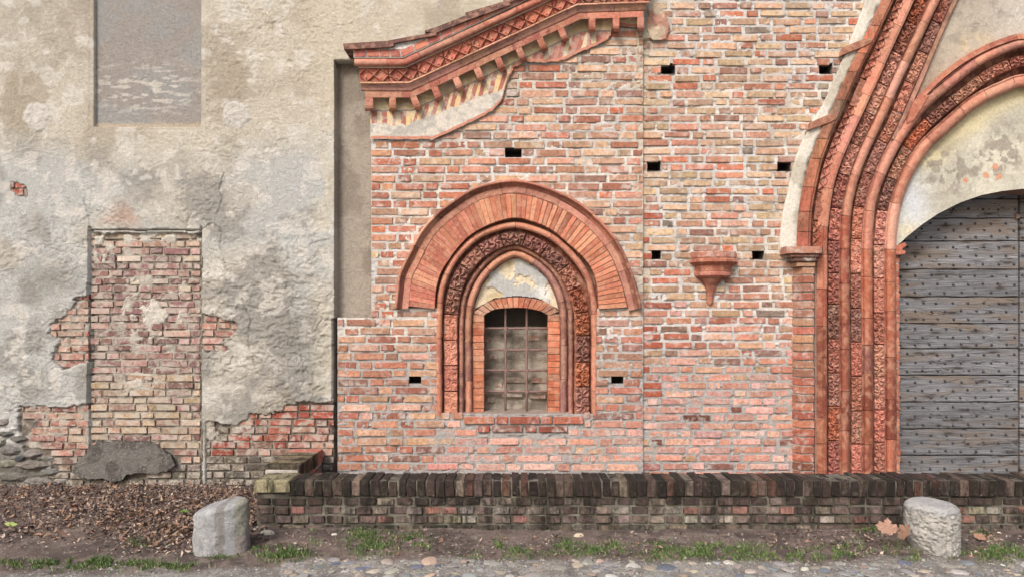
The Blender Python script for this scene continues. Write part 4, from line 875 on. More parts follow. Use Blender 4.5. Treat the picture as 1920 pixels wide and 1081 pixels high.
# flat fillets closing the outer group and capping the inner arch
f_in = Path([(1676, 262), (1693, 226), (1720, 166), (1749, 97), (1791, 2), (1830, -75), (1872, -155)])
for a, b in blocks(f_in.L, 90, .2, q=qp): sweep('inner_fillet', f_in, a, b - .4, [(6, .24), (4, .22), (-3, .225), (-5, .30)], M_terra, po, pick(qp, [(2, (178, 128, 108)), (1, (190, 120, 96))]), False)
f_top = Path(mirror([(1722, 186), (1738, 170), (1755, 153), (1790, 124), (1826, 101), (1875, 79), (1918, 68)])[:12])
for a, b in blocks(f_top.L, 56, .2, q=qp): sweep('arch_fillet', f_top, a + .4, b - .4, [(5, .30), (5, .205), (-5, .205), (-6, .27)], M_terra, po, pick(qp, [(3, (214, 128, 98)), (2, (204, 116, 90))]), False)
prism('junction_block', [(1700, 232), (1712, 192), (1722, 182), (1742, 178), (1730, 200), (1712, 226)], .20, .30, M_terra, po, col(200, 116, 88), .6)
# spandrel plaster above the inner arch
low = Path(P_C)
def curtain(name, xa, xb, lowf, topf, Y0, nx, nz, colf, mat, rel=.004):
    x = np.linspace(xa, xb, nx); lo = lowf(x); hi = topf(x); t = np.linspace(0, 1, nz); px = np.repeat(x[:, None], nz, 1); py = lo[:, None] * (1 - t) + hi[:, None] * t
    X, Z = (px - CX) / 207, (584 - py) / 207; Y = Y0 - rel * 2 * fbm(X, Z, 4, 4, 6) - rel * fbm(X, Z, 25, 3, 2); V = Wv(px, py, Y).reshape(-1, 3)
    return mobj(name, V, grid_faces(nx, nz), mat, po, True, colf(px, py, X, Z).reshape(-1, 3))
plx = np.array([p[0] for p in P_C[7:14]]); ply = np.array([p[1] for p in P_C[7:14]])
def sp_low(x): xx = np.where(x > XC, 2 * XC - x, x); return np.interp(xx, plx, ply)
def c_sp(px, py, X, Z):
    c = cmix(A(col(206, 194, 176)), A(col(186, 174, 158)), sstep(.35, .65, fbm(X, Z, 2.5, 4, 3))); c = cmix(c, A(col(220, 214, 204)), sstep(1800, 1920, px) * .7); 
    c = cmix(c, A(col(176, 156, 136)), sstep(1790, 1740, px) * .7); c = cmix(c, A(col(226, 202, 148)), np.exp(-((px - 1830) ** 2 / 900 + (py - 82) ** 2 / 250)) * sstep(.4, .6, fbm(X, Z, 12, 4, 9)) * .9)
    return cmix(c, A(col(160, 150, 138)), sstep(.6, .72, fbm(X, Z, 9, 4, 19)) * .5)
curtain('spandrel_plaster', 1690, 2060, sp_low, lambda x: np.full(x.shape, -160.), .285, 240, 200, c_sp, M_plaster)
# plaster lunette above the door
ARCD = [(1680, 462), (1692, 452), (1700, 444), (1730, 420), (1760, 400), (1800, 380), (1840, 366), (1880, 358), (1918, 354)]
adx = np.array([p[0] for p in ARCD]); ady = np.array([p[1] for p in ARCD])
def lun_low(x): xx = np.where(x > XC, 2 * XC - x, x); return np.interp(xx, adx, ady)
ldx = np.array([p[0] for p in P_D[3:12]]); ldy = np.array([p[1] for p in P_D[3:12]])
def lun_hi(x): xx = np.where(x > XC, 2 * XC - x, x); return np.interp(xx, ldx, ldy) - 3
def c_lun(px, py, X, Z):
    c = cmix(A(col(210, 206, 188)), A(col(192, 188, 172)), sstep(.4, .6, fbm(X, Z, 3, 4, 3))); 
    ring = seg_dist(px, py, P_D[3:12]); c = cmix(c, A(col(216, 202, 150)), sstep(60, 22, ring + 20 * (fbm(X, Z, 4, 3, 8) - .5)) * sstep(330, 300, py) * .75)
    c = cmix(c, A(col(206, 214, 224)), np.exp(-((px - 1712) ** 2 / 900 + (py - 380) ** 2 / 2600)) * .9); c = cmix(c, A(col(222, 210, 176)), np.exp(-((px - 1704) ** 2 / 500 + (py - 432) ** 2 / 150)) * .7)
    g1 = np.exp(-((px - 1775) ** 2 / 3000 + (py - 320) ** 2 / 1600)) + np.exp(-((px - 1890) ** 2 / 900 + (py - 275) ** 2 / 1600)) + .8 * np.exp(-((px - 1860) ** 2 / 900 + (py - 300) ** 2 / 700))
    c = cmix(c, A(col(158, 148, 136)), np.clip(g1 * 1.6, 0, 1) * sstep(.44, .56, fbm(X, Z, 13, 4, 5)) * .85); c = cmix(c, A(col(142, 132, 120)), np.clip(g1, 0, 1) * sstep(.6, .66, fbm(X, Z, 20, 3, 55)) * .7)
    for bx, by in ((1810, 337), (1850, 329), (1866, 312), (1873, 331)): c = cmix(c, A(col(220, 150, 112)), (np.hypot((px - bx) * 1.2, (py - by) * 1.1) + 7 * (fbm(px, py, .2, 2) - .5) < 6.5) * .9)
    return c
curtain('lunette_plaster', 1676, 2060, lun_low, lun_hi, .43, 300, 170, c_lun, M_paint, .006)
x = np.linspace(1676, 2060, 80); V = []
pz = lun_low(x); a = Wv(x, pz, np.full(80, .425)); b = a.copy(); b[:, 1] = .72
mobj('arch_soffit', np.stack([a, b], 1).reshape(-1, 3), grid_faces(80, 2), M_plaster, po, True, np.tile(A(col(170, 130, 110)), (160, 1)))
# brick inner jamb next to the door
y = 466.0
prism('jamb_mortar', [(1676, 455), (1684.5, 455), (1684.5, 892), (1676, 892)], .452, .74, M_brick, po, col(180, 160, 146), .1)
while y < 890:
    h = qp.uniform(12.5, 15.5); prism('jamb_brick', [(1676, y + .6), (1686 + qp.uniform(-1, 1.5) + (y - 466) * .004, y + .6), (1686 + qp.uniform(-.6, 1) + (y - 466) * .004, y + h - 1), (1676, y + h - 1)], .45, .73, M_terra, po, pick(qp, TJ), .7, .2); y += h
prism('impost', [(1680, 460), (1688, 459), (1697, 455), (1700, 460), (1692, 466), (1692, 470), (1698, 471), (1697, 477), (1680, 478)], .40, .60, M_terra, po, col(206, 116, 88), .8)
# half-octagonal brick pilaster with capital
def octa(name, y0, y1, xl_, xk, xr, Yp, c, mat=M_terra, Ywall=YR + .02, bev=.004):
    plan = [(xl_, Ywall), (xk, Yp), (xr, Yp), (xr + 2, .06)]; V = []
    for s, yy in ((0, y0), (1, y0 + .8), (2, y1 - .8), (3, y1)):
        for j, (x_, Y_) in enumerate(plan):
            off = bev if s in (0, 3) and j else 0; v = W(x_, yy, Y_ + 0); V.append((v[0], Y_ + off, W(0, yy, -.05)[2]))
    Fq = [(s * 4 + j, s * 4 + j + 1, (s + 1) * 4 + j + 1, (s + 1) * 4 + j) for s in range(3) for j in range(3)] + [(0, 1, 2, 3), (12, 13, 14, 15)]
    return mobj(name, V, Fq, mat, po, False, None, c)
y = 500.0
while y < 884:
    h = 15.9; r_ = qp.uniform(-1, 1); octa('pilaster_brick', y + 1.2, y + h - 1.6, 1484 + r_, 1505 + r_ * .5, 1526 + r_, -.085 + qp.uniform(-.004, .004), pick(qp, [(3, (200, 118, 92)), (2, (190, 132, 104)), (2, (206, 150, 112)), (1, (176, 104, 82))] if y < 700 else [(3, (188, 100, 76)), (2, (196, 118, 88)), (1, (160, 96, 72))]), M_brick); y += h
octa('pilaster_mortar', 494, 892, 1486, 1506, 1524, -.074, col(178, 170, 162), M_brick)
for a, b, xa, xb, Yp, c in ((464, 477, 1461, 1541, -.16, (196, 136, 110)), (477.5, 483, 1468, 1536, -.135, (150, 104, 84)), (483.5, 491, 1474, 1531, -.12, (118, 84, 70)), (491.5, 500, 1480, 1528, -.10, (196, 148, 112))):
    octa('capital_block', a, b, xa, xa + 14, xb, Yp, col(*c), M_brick)

# ================================================================ DOOR
dr = thing('wooden_door', 'grey weathered plank door with rows of iron studs under the portal arch', 'door', W(1800, 890, .74))
YD = .72
seams = [345, 373, 409, 452, 505, 556, 606, 653, 703, 753, 803, 853, 902]
def stud_mesh():
    V = [(0, -.016, 0)]; n = 7
    for r, y in ((.009, -.0135), (.0138, 0.0)):
        for i in range(n): a = 2 * math.pi * i / n; V.append((r * math.cos(a), y, r * math.sin(a)))
    Fq = [(0, 1 + i, 1 + (i + 1) % n) for i in range(n)] + [(1 + i, 1 + n + i, 1 + n + (i + 1) % n, 1 + (i + 1) % n) for i in range(n)]
    return raw_mesh('stud', V, Fq, M_stud, True)
SM = stud_mesh(); qd = random.Random(77)
for li, (xa, xb) in enumerate(((1672, 1908.5), (1912, 2060))):
    for k in range(len(seams) - 1):
        y0, y1 = seams[k] + 1.0, seams[k + 1] - 1.0; yo = qd.uniform(-.004, .004) - (.0 if li == 0 else .006)
        if li: y0 += qd.choice((0, 0, 0)); 
        a = W(xa, y1, YD); b = W(xb + .003 * k, y0, YD); n = 24; V = []
        for i in range(n + 1):
            x_ = lerp(a[0], b[0], i / n); w0 = .0022 * math.sin(i * .9 + k * 3) + qd.gauss(0, .0008); w1 = .0022 * math.sin(i * .7 + k * 5 + 2) + qd.gauss(0, .0008)
            for z_, yy in ((a[2] + w0, YD + .05), (a[2] + w0, YD + yo + .004), (a[2] + w0 + .005, YD + yo), (b[2] + w1 - .005, YD + yo), (b[2] + w1, YD + yo + .004), (b[2] + w1, YD + .05)): V.append((x_, yy, z_))
        Fq = [(i * 6 + j, (i + 1) * 6 + j, (i + 1) * 6 + j + 1, i * 6 + j + 1) for i in range(n) for j in range(5)] + [tuple(range(6)), tuple(range(n * 6, n * 6 + 6))]
        pk = mobj('plank', V, Fq, M_wood, dr)
        H = seams[k + 1] - seams[k]; rows = [.22, .53, .83] if H > 38 else [.55]
        for ri, rr in enumerate(rows):
            x_ = (1701 if (ri + k) % 2 else 1687) + li * 229 - .4 * 0; 
            while x_ < (1906 if li == 0 else 1990):
                py = seams[k] + H * rr + qd.gauss(0, .9); xx = x_ + qd.gauss(0, 1.2)
                if py > lun_low(np.array([xx]))[0] - 8 and xx > 1684 and py < 890:
                    o = bpy.data.objects.new('stud', SM); o.location = W(xx, py, YD + yo - .0005); link(o, pk)
                x_ += 28.6
prism('door_backing', [(1668, 340), (2064, 340), (2064, 905), (1668, 905)], YD + .045, YD + .09, M_dark, dr, (1, 1, 1, 1), .1)
prism('latch', [(1905, 402), (1912, 401), (1913, 409), (1906, 411)], YD - .025, YD + .03, M_iron, dr, (1, 1, 1, 1), .5)

# ================================================================ WALL BRACKET
br = thing('wall_bracket', 'small moulded terracotta bracket jutting from the pale brick wall left of the portal', 'bracket', W(1337, 575, YR))
def halfoct(name, levels, c, mat=M_terra):
    V = []; n = 6
    for xc, py, hw, pr in levels:
        x0, _, z0 = W(xc, py, -.1)
        for i in range(n): a = math.pi * i / (n - 1); V.append((x0 - math.cos(a) * hw / 207 / math.cos(math.pi / 10) * .985, YR + .012 - pr * min(1, math.sin(a) * 1.15), z0))
    L_ = len(levels); Fq = [(s * n + j, s * n + j + 1, (s + 1) * n + j + 1, (s + 1) * n + j) for s in range(L_ - 1) for j in range(n - 1)] + [tuple(range(n)), tuple(range((L_ - 1) * n, L_ * n))]
    mobj(name, V, Fq, mat, br, False, None, c)
halfoct('slab', [(1344, 471, 41, .17), (1344, 472.5, 42, .175), (1344, 482, 42, .175), (1344, 483.5, 41, .17)], col(196, 128, 104), M_brick)
halfoct('upper_moulding', [(1344, 483.6, 40, .165), (1344, 486, 43.5, .19), (1344, 491, 44, .19), (1344, 494, 40, .17), (1344, 497, 34, .145), (1343, 503, 32, .135), (1343, 508, 31, .13)], col(186, 110, 84))
halfoct('roll_moulding', [(1342, 508.4, 30, .125), (1342, 511, 34, .145), (1342, 516, 33, .145), (1341, 520, 27, .12)], col(190, 108, 92))
halfoct('bowl', [(1340, 520.4, 24, .11), (1339, 527, 18, .085), (1338, 535, 12, .055), (1338, 545, 8.5, .04), (1337.5, 555, 6.5, .035)], col(170, 104, 82))
halfoct('stem', [(1337, 555.5, 6.5, .035), (1337, 566, 6, .03), (1337, 571, 3, .02)], col(198, 124, 98))

# ================================================================ LOW WALL in front
YF, YBk, ZT = -1.23, -.96, .354
lo = thing('low_wall', 'long low brick wall with sooty mossy coping in front of the facade', 'wall', (1.0, -1.1, 0))
ql = random.Random(91)
LOWC = [(4, (128, 108, 100)), (3, (104, 86, 82)), (3, (150, 132, 122)), (1.4, (168, 118, 106)), (1, (162, 150, 124)), (1, (174, 164, 154))]
def box_bank(w_, h_, d_, mat, nm, rough=1.0, n=6):
    out = []
    for s in range(n):
        q_ = random.Random(s * 13 + 5); e = .006; V = []
        # 3 x 3 x 2 lattice shell: front grid 4x4, top via same depth
        def J(v): return q_.uniform(-v, v) * rough
        for yy in (0, e, d_):
            for zi, z in enumerate((-h_ / 2, h_ / 2)):
                for xi, x in enumerate((-w_ / 2, w_ / 2)):
                    ins = e if yy == 0 else 0; V.append((x - math.copysign(ins, x) + J(.002), yy + (J(.002) if yy < .1 else 0), z - math.copysign(ins, z) + J(.0025)))
        Fq = [(0, 1, 3, 2)] + [(a + k, b + k, b + 4 + k, a + 4 + k) for k in (0, 4) for a, b in ((0, 1), (1, 3), (3, 2), (2, 0))] + [(8, 9, 11, 10)]
        out.append(raw_mesh(nm, V, Fq, mat))
    return out
CB = box_bank(.058, .118, .27, M_brick_low, 'coping_brick', 1.3)
X0, X1 = -1.90, 4.55
x = X0 + .24; ci = 0
while x < X1:
    w_ = ql.uniform(.052, .064); o = bpy.data.objects.new('coping_brick', ql.choice(CB)); o.location = (x + w_ / 2, YF + ql.uniform(-.006, .006), ZT - .059 + ql.uniform(-.006, .003)); o.scale = ((w_ / .058), 1, 1 + ql.uniform(-.10, .02))
    o.rotation_euler = (R(ql.gauss(0, .7)), R(ql.gauss(0, .8)), R(ql.gauss(0, .5))); o.color = pick(ql, [(6, (74, 58, 54)), (4, (58, 47, 45)), (2, (112, 92, 84)), (.6, (146, 128, 114)), (1, (108, 72, 62))]); link(o, lo); x += w_ + ql.uniform(.006, .013)
HB = [(brick_mesh(.115, .055, 300 + i, .06, .8 + .1 * i, M_brick_low)) for i in range(7)]
z = ZT - .118 - .012
rows = 0
for r in range(4):
    x = X0 + ql.uniform(0, .05); h_ = .053 if r < 3 else .05; Yr = YF + (.004 if r < 3 else -.012)
    while x < X1:
        w_ = ql.uniform(.10, .125) if r < 3 else ql.uniform(.12, .2); o = bpy.data.objects.new('brick', ql.choice(HB)); o.location = (x + w_ / 2, Yr + ql.uniform(-.006, .006), z - h_ / 2); o.scale = (w_ / .115 * ql.choice((-1, 1)), 1, h_ / .055); o.rotation_euler = (0, R(ql.gauss(0, .6)), 0)
        o.color = pick(ql, ([(5, (84, 68, 64)), (2, (112, 94, 88)), (1.5, (150, 134, 124))] if r == 0 else LOWC) if r < 3 else [(3, (118, 108, 96)), (2, (138, 120, 106)), (1, (96, 90, 80))]); link(o, lo); x += w_ + ql.uniform(.008, .018)
    z -= h_ + .0135
# core of mortar
def low_core():
    xs = np.arange(X0 + .01, X1, .012); prof = [(YF + .018, -.05), (YF + .018, .0), (YF + .02, .05), (YF + .018, .1), (YF + .02, .15), (YF + .02, .2), (YF + .02, .25), (YF + .012, .30), (YF + .014, ZT - .012), (YF + .03, ZT - .006), (YF + .1, ZT - .008), (YF + .18, ZT - .008), (YBk - .01, ZT - .008), (YBk - .01, -.05)]
    # finer vertical steps for a rough joint surface
    pr = []
    for (a, b), (c, d) in zip(prof[:-1], prof[1:]):
        m = max(1, int(math.hypot(c - a, d - b) / .012)); pr += [(lerp(a, c, i / m), lerp(b, d, i / m)) for i in range(m)]
    pr.append(prof[-1]); pr = np.array(pr); Xc = np.repeat(xs[:, None], len(pr), 1); Yc = np.repeat(pr[None, :, 0], len(xs), 0); Zc = np.repeat(pr[None, :, 1], len(xs), 0); nz = fbm(Xc * 1.0, Zc + Yc, 30, 3, 3) - .5
    Yc = Yc + nz * .012; Zc = Zc + nz * .006 * (Zc > .3); cc = cmix(A(col(140, 136, 122)), A(col(92, 88, 78)), sstep(.4, .6, fbm(Xc, Zc + Yc, 6, 4, 3))); cc = cmix(cc, A(col(60, 56, 50)), sstep(.17, .24, Zc) * .85 * sstep(.4, .55, fbm(Xc, Zc + Yc, 3, 3, 13)))
    mobj('mortar_core', np.stack([Xc, Yc, Zc], -1).reshape(-1, 3), grid_faces(len(xs), len(pr)), M_mortar, lo, True, cc.reshape(-1, 3))
low_core()
def block3(name, p0, p1, z0, z1, parent, mat, c, wdt, e=.008, jit=.003, z1b=None, smooth=False):
    """oblong block between two ground points p0 (near) and p1 (far), centred, width wdt, chamfered top"""
    a = Vector((p0[0], p0[1], 0)); b = Vector((p1[0], p1[1], 0)); d = (b - a).normalized(); s = Vector((d.y, -d.x, 0)) * (wdt / 2); z1b = z1 if z1b is None else z1b; V = []
    for zi, ins in ((0, 0), (1, 0), (2, e)):
        for P_, sg, zz in ((a, 1, z1), (a, -1, z1), (b, -1, z1b), (b, 1, z1b)):
            base = P_ + d * (ins if P_ is a else -ins); v = base + s * sg * (1 - ins / (wdt / 2)); zf = z0 if zi == 0 else zz - (e if zi == 1 else 0)
            V.append((v.x + rnd.uniform(-jit, jit), v.y + rnd.uniform(-jit, jit), zf + rnd.uniform(-jit, jit)))
    Fq = [(0, 1, 5, 4), (1, 2, 6, 5), (2, 3, 7, 6), (3, 0, 4, 7), (4, 5, 9, 8), (5, 6, 10, 9), (6, 7, 11, 10), (7, 4, 8, 11), (8, 9, 10, 11)]
    return mobj(name, V, Fq, mat, parent, False, None, c)
# lichen-covered corner block, and the short return running back to the facade
block3('corner_block', (-1.775, YF - .004), (-1.775, YBk), ZT - .085, ZT + .002, lo, M_brick_low, col(168, 158, 122), .262, .01)
block3('return_core', (-1.79, YBk + .002), (-1.835, .04), -.05, .29, lo, M_brick_low, col(120, 108, 96), .235)
block3('return_core', (-1.79, YBk + .002), (-1.835, .04), .29, .375, lo, M_brick, col(196, 188, 180), .25, z1b=.352)
n = 13; Ya, Yb2 = YBk + .012, -.06
for i in range(n):
    y0 = lerp(Ya, Yb2, i / n); y1 = lerp(Ya, Yb2, (i + .86) / n); xx = lerp(-1.79, -1.835, i / n); zz = lerp(.408, .372, i / n)
    c = col(206, 120, 100) if i > 9 else pick(ql, [(2, (150, 138, 100)), (2, (110, 96, 78)), (2, (132, 116, 92))])
    block3('return_coping_brick', (xx, y0), (xx, y1), zz - .115, zz, lo, M_brick if i > 8 else M_brick_low, c, .272, .005, .002)
for r in range(4):
    for i in range(7):
        y0 = lerp(Ya, Yb2, i / 7); y1 = lerp(Ya, Yb2, (i + .9) / 7); xx = lerp(-1.79, -1.835, i / 7); zz = .285 - r * .068
        block3('return_brick', (xx, y0), (xx, y1), zz - .055, zz, lo, M_brick, pick(ql, [(2, (204, 134, 112)), (2, (150, 120, 106)), (1, (190, 180, 170))]), .25, .004, .003)

# ================================================================ STONE STUMPS
def rings_obj(name, fn, nu, nv, mat, colf, label=None, cat=None, parent=None):
    V = np.array([fn(i / (nu), j / (nv - 1)) for i in range(nu) for j in range(nv)]); cc = np.array([colf(i / nu, j / (nv - 1), V[i * nv + j]) for i in range(nu) for j in range(nv)])
    Fq = np.array([(i * nv + j, ((i + 1) % nu) * nv + j, ((i + 1) % nu) * nv + j + 1, i * nv + j + 1) for i in range(nu) for j in range(nv - 1)])
    o = mobj(name, V, Fq, mat, parent, True, cc)
    if label: o['label'] = label; o['category'] = cat
    return o
def n3(x, y, z, s, seed=0):
    r = math.hypot(x, y); a = math.atan2(-x, y) if r > 1e-6 else 0
    return float(fbm(np.array([a * .18 + (.18 - min(r, .18)) * 3]), np.array([z - (.18 - min(r, .18))]), s, 4, seed)[0])
bx, by = W(1748, 0, D0 * 0)[0], -1.72
bx = (1747 - CX) * (D0 + by) / F
def right_stone(u, v):
    a = 2 * math.pi * u + math.pi / 2; rr = .174; H = .325
    if v < .78: t = v / .78; z = -.04 + t * (H + .0); r = rr * (1 - .02 * t)
    else: t = (v - .78) / .22; z = H - .04 + .04 * math.sin(min(1, t * 2.2) * math.pi / 2); r = rr * (.98 - .98 * max(0, t) ** 1.35)
    x_, y_ = math.cos(a), math.sin(a)
    cut = max(0, -x_ - .1) * max(0, .12 - z) * .5; r2_ = r - cut; nz = (n3(x_ * .19, y_ * .19, z, 6, 3) - .5) * .02 - .008 * max(0, n3(x_ * .19, y_ * .19, z * 1.3, 60, 6) - .48) * 9 * (1 if v < .78 else .35)
    k = (r2_ + nz * (1 if v < .9 else (1 - v) * 10)) ; zt = z + .012 * x_ * 0 + (n3(x_ * r, y_ * r, 0, 9, 8) - .5) * .015 * (v > .78)
    return (bx + x_ * k - .012 * z, by + y_ * k, zt - .008 * x_)
def rs_col(u, v, p):
    m = n3(p[0] - bx, p[1] - by, p[2], 14, 2); c = A(col(232, 228, 220)) * (1.2 - m * .55) + 0; 
    if v > .74: c = c * .3 + A(col(214, 216, 220)) * .7
    if p[0] - bx > .13 and p[2] > .1: c = c * .6 + A(col(186, 176, 120)) * .4
    return c
rings_obj('stone_bollard', right_stone, 110, 70, M_stone, rs_col, 'round pitted stone stump with a flat pale top, beside a big dry leaf', 'bollard')
lx_, ly_ = (417 - CX) * (D0 - 1.70) / F, -1.72
def left_stone(u, v):
    a = 2 * math.pi * u; H = .315
    # plan: rounded left flank, squared right flank with a corner towards the viewer
    ca, sa = math.cos(a), math.sin(a); p = 3.2 if ca > 0 else 2.3; r = 1 / (abs(ca) ** p + abs(sa) ** p) ** (1 / p); rr = .178
    if v < .8: t = v / .8; z = -.05 + t * (H + .0)
    else: t = (v - .8) / .2; z = H - .05 + .035 * math.sin(min(1, t * 1.8) * math.pi / 2); r *= (1 - max(0, t) ** 1.6)
    ang = R(28); x_ = ca * math.cos(ang) - sa * math.sin(ang); y_ = ca * math.sin(ang) + sa * math.cos(ang)
    nz = (n3(x_ * .18, y_ * .18, z, 5, 3) - .5) * .03 + (n3(x_ * .18, y_ * .18, z, 28, 9) - .5) * .012
    X_, Y_ = x_ * (rr * r + nz * (v < .95)), y_ * (rr * r + nz * (v < .95)) * .9; zz = z + (X_ + .06) * .26 * max(0, z) / H * 1.0 - .03 * max(0, -X_ - .08) * 4 * (z > .2)
    zz += max(0, X_) * .30 * (1 - min(1, max(0, z) / H)) * 0
    return (lx_ + X_ - .03 * zz, ly_ + Y_, zz + .0)
def ls_col(u, v, p):
    m = n3(p[0] - lx_, p[1] - ly_, p[2], 16, 2); X_ = p[0] - lx_; c = A(col(214, 216, 220)) * (1.2 - m * .55)
    if .03 + .03 * (n3(0, p[2], 0, 14) - .5) < X_ < .075: c = c * .45 + A(col(140, 130, 116)) * .55
    if X_ > .13: c = c * .5 + A(col(176, 170, 120)) * .5 if p[2] > .12 else c * .5 + A(col(190, 158, 138)) * .5
    return c
rings_obj('stone_bollard', left_stone, 110, 60, M_stone, ls_col, 'leaning grey stone stump with a sloping top, at the left end of the low wall', 'bollard')

# ================================================================ COBBLES, GRASS, LEAVES
road = bpy.data.objects.new('cobbled_path', None); C.objects.link(road); road.location = (1, -2.2, 0); road['kind'] = 'structure'
def cob_mesh(s):
    q_ = random.Random(s); n = 9; V = [(q_.uniform(-.1, .1), q_.uniform(-.1, .1), 1)]
    lob = [q_.uniform(.8, 1.12) for _ in range(n)]
    for r, z in ((.62, .8), (.93, .35), (1.0, -.4)):
        for i in range(n): a = 2 * math.pi * i / n; V.append((r * lob[i] * math.cos(a), r * lob[i] * math.sin(a), z))
    Fq = [(0, 1 + i, 1 + (i + 1) % n) for i in range(n)] + [(1 + k * n + i, 1 + (k + 1) * n + i, 1 + (k + 1) * n + (i + 1) % n, 1 + k * n + (i + 1) % n) for k in range(2) for i in range(n)]
    return raw_mesh('cobblestone', V, Fq, M_cobble, True)
CM = [cob_mesh(i) for i in range(8)]; qc = random.Random(17); placed = []
CP = [(4, (172, 168, 162)), (3, (186, 172, 156)), (2, (136, 142, 152)), (1, (112, 120, 138)), (1, (192, 166, 146)), (3, (152, 150, 146)), (1, (200, 196, 186)), (1, (158, 168, 168))]
def gz_at(x, y): return float(ground_z(np.array([x]), np.array([y]))[0])
tries = 0
while len(placed) < 300 and tries < 9000:
    tries += 1; px_ = qc.uniform(540, 1990); py_ = qc.uniform(1046, 1104); d = F * EYE / (py_ - HOR); y = d - D0; x = (px_ - CX) * d / F; s = qc.choice((.02, .026, .035, .045, .058)) * qc.uniform(.85, 1.2)
    if px_ > 1700 and qc.random() < .5: continue
    if gravel_w(np.array([px_]), np.array([py_]))[0] < .5: continue
    if qc.random() < .25 and s > .03: continue
    if any((x - a) ** 2 + (y - b) ** 2 < ((s + c) * .86) ** 2 for a, b, c in placed): continue
    placed.append((x, y, s)); o = bpy.data.objects.new('cobblestone', qc.choice(CM)); o.location = (x, y, gz_at(x, y) + .001); o.scale = (s * qc.uniform(.9, 1.35), s * qc.uniform(.7, 1.05), s * qc.uniform(.12, .24)); o.rotation_euler = (qc.gauss(0, .08), qc.gauss(0, .08), qc.uniform(0, 6.28)); o.color = pick(qc, CP); link(o, road)
def loose(px_, py_, s, c, label, name='stone'):
    d = F * EYE / (py_ - HOR); y = d - D0; x = (px_ - CX) * d / F; o = bpy.data.objects.new(name, qc.choice(CM)); o.location = (x, y, gz_at(x, y) + s * .12); o.scale = (s * 1.25, s * .85, s * .5); o.rotation_euler = (0, 0, qc.uniform(-.3, .3)); o.color = col(*c); o['label'] = label; o['category'] = 'stone'; C.objects.link(o)
loose(500, 1002, .046, (240, 230, 206), 'smooth cream stone beside the leaning stone stump')
loose(1085, 1002, .033, (206, 188, 160), 'tan rounded stone at the foot of the low wall, near its middle')
loose(627, 1006, .018, (214, 206, 196), 'tiny white pebble at the foot of the low wall, left of the grass tufts')
def ground_pt(px, py): d = F * EYE / (py - HOR); return (px - CX) * d / F, d - D0
# gravel: tiny stones, one mesh
def scatter_small(n, name, fpx, size, pal, mat, kind='stuff'):
    q_ = np.random.RandomState(5); V = []; Fq = []; cc = []; k = 0; base = np.array([(0, 0, 1), (1, 0, 0), (.3, .95, 0), (-.8, .6, 0), (-.8, -.6, 0), (.3, -.95, 0)], float); bf = [(0, 1, 2), (0, 2, 3), (0, 3, 4), (0, 4, 5), (0, 5, 1)]
    pts = fpx(q_, n)
    for x, y in pts:
        s = size * q_.uniform(.5, 1.6); a = q_.uniform(0, 6.28); b = base * q_.uniform(.7, 1.2, (6, 3)) * s; ca, sa = math.cos(a), math.sin(a)
        b = np.stack([b[:, 0] * ca - b[:, 1] * sa, b[:, 0] * sa + b[:, 1] * ca, b[:, 2] * .6], 1) + (x, y, gz_at(x, y)); V.append(b); Fq += [tuple(i + k for i in f) for f in bf]; k += 6; c = pal[q_.randint(len(pal))]; cc.append(np.tile(A(col(*c)) * q_.uniform(.8, 1.1), (6, 1)))
    mobj(name, np.concatenate(V), Fq, mat, None, False, np.concatenate(cc), kind=kind)
def gp(q_, n):
    out = []
    while len(out) < n:
        px, py = q_.uniform(-60, 1990), q_.uniform(1000, 1110)
        if q_.rand() < .12 + .88 * gravel_w(np.array([px]), np.array([py]))[0]: out.append(ground_pt(px, py))
    return out
scatter_small(7500, 'gravel', gp, .0075, [(200, 195, 188), (168, 163, 158), (220, 215, 208), (142, 139, 138), (188, 172, 158)], M_stone)
# grass
PATCH = [(690, 1008, 44, 14, 1.0), (775, 1016, 28, 14, 1), (700, 1030, 44, 12, .8), (935, 1018, 9, 13, .8), (530, 1040, 46, 13, 1.1), (415, 1042, 26, 8, .7), (970, 1028, 22, 8, .6), (1062, 1022, 22, 12, .9), (1110, 1030, 40, 9, .7), (1245, 1022, 28, 10, .6), (1262, 1042, 60, 9, .6), (1150, 1020, 12, 10, .8), (1330, 1030, 60, 14, .7), (1400, 1035, 50, 12, .7), (1500, 1045, 60, 8, .6), (1580, 1035, 40, 12, .7), (1640, 990, 26, 10, .9), (1700, 1048, 34, 8, .6), (1870, 1035, 46, 12, .8), (1920, 1045, 40, 12, .7), (160, 1052, 60, 9, .9), (90, 1058, 60, 8, .8), (220, 1060, 80, 9, .9), (20, 1056, 40, 8, .6), (330, 1062, 50, 7, .7), (260, 1018, 26, 10, .5), (480, 1030, 16, 8, .4), (590, 1020, 14, 6, .4), (380, 1034, 18, 5, .6), (1840, 1000, 18, 6, .5), (590, 988, 6, 6, .4)]
PATCH += [(x_, 1034 + 8 * math.sin(x_), 50, 14, .18) for x_ in range(900, 1930, 70)]
q_ = np.random.RandomState(9); V = []; cc = []; ntot = 0
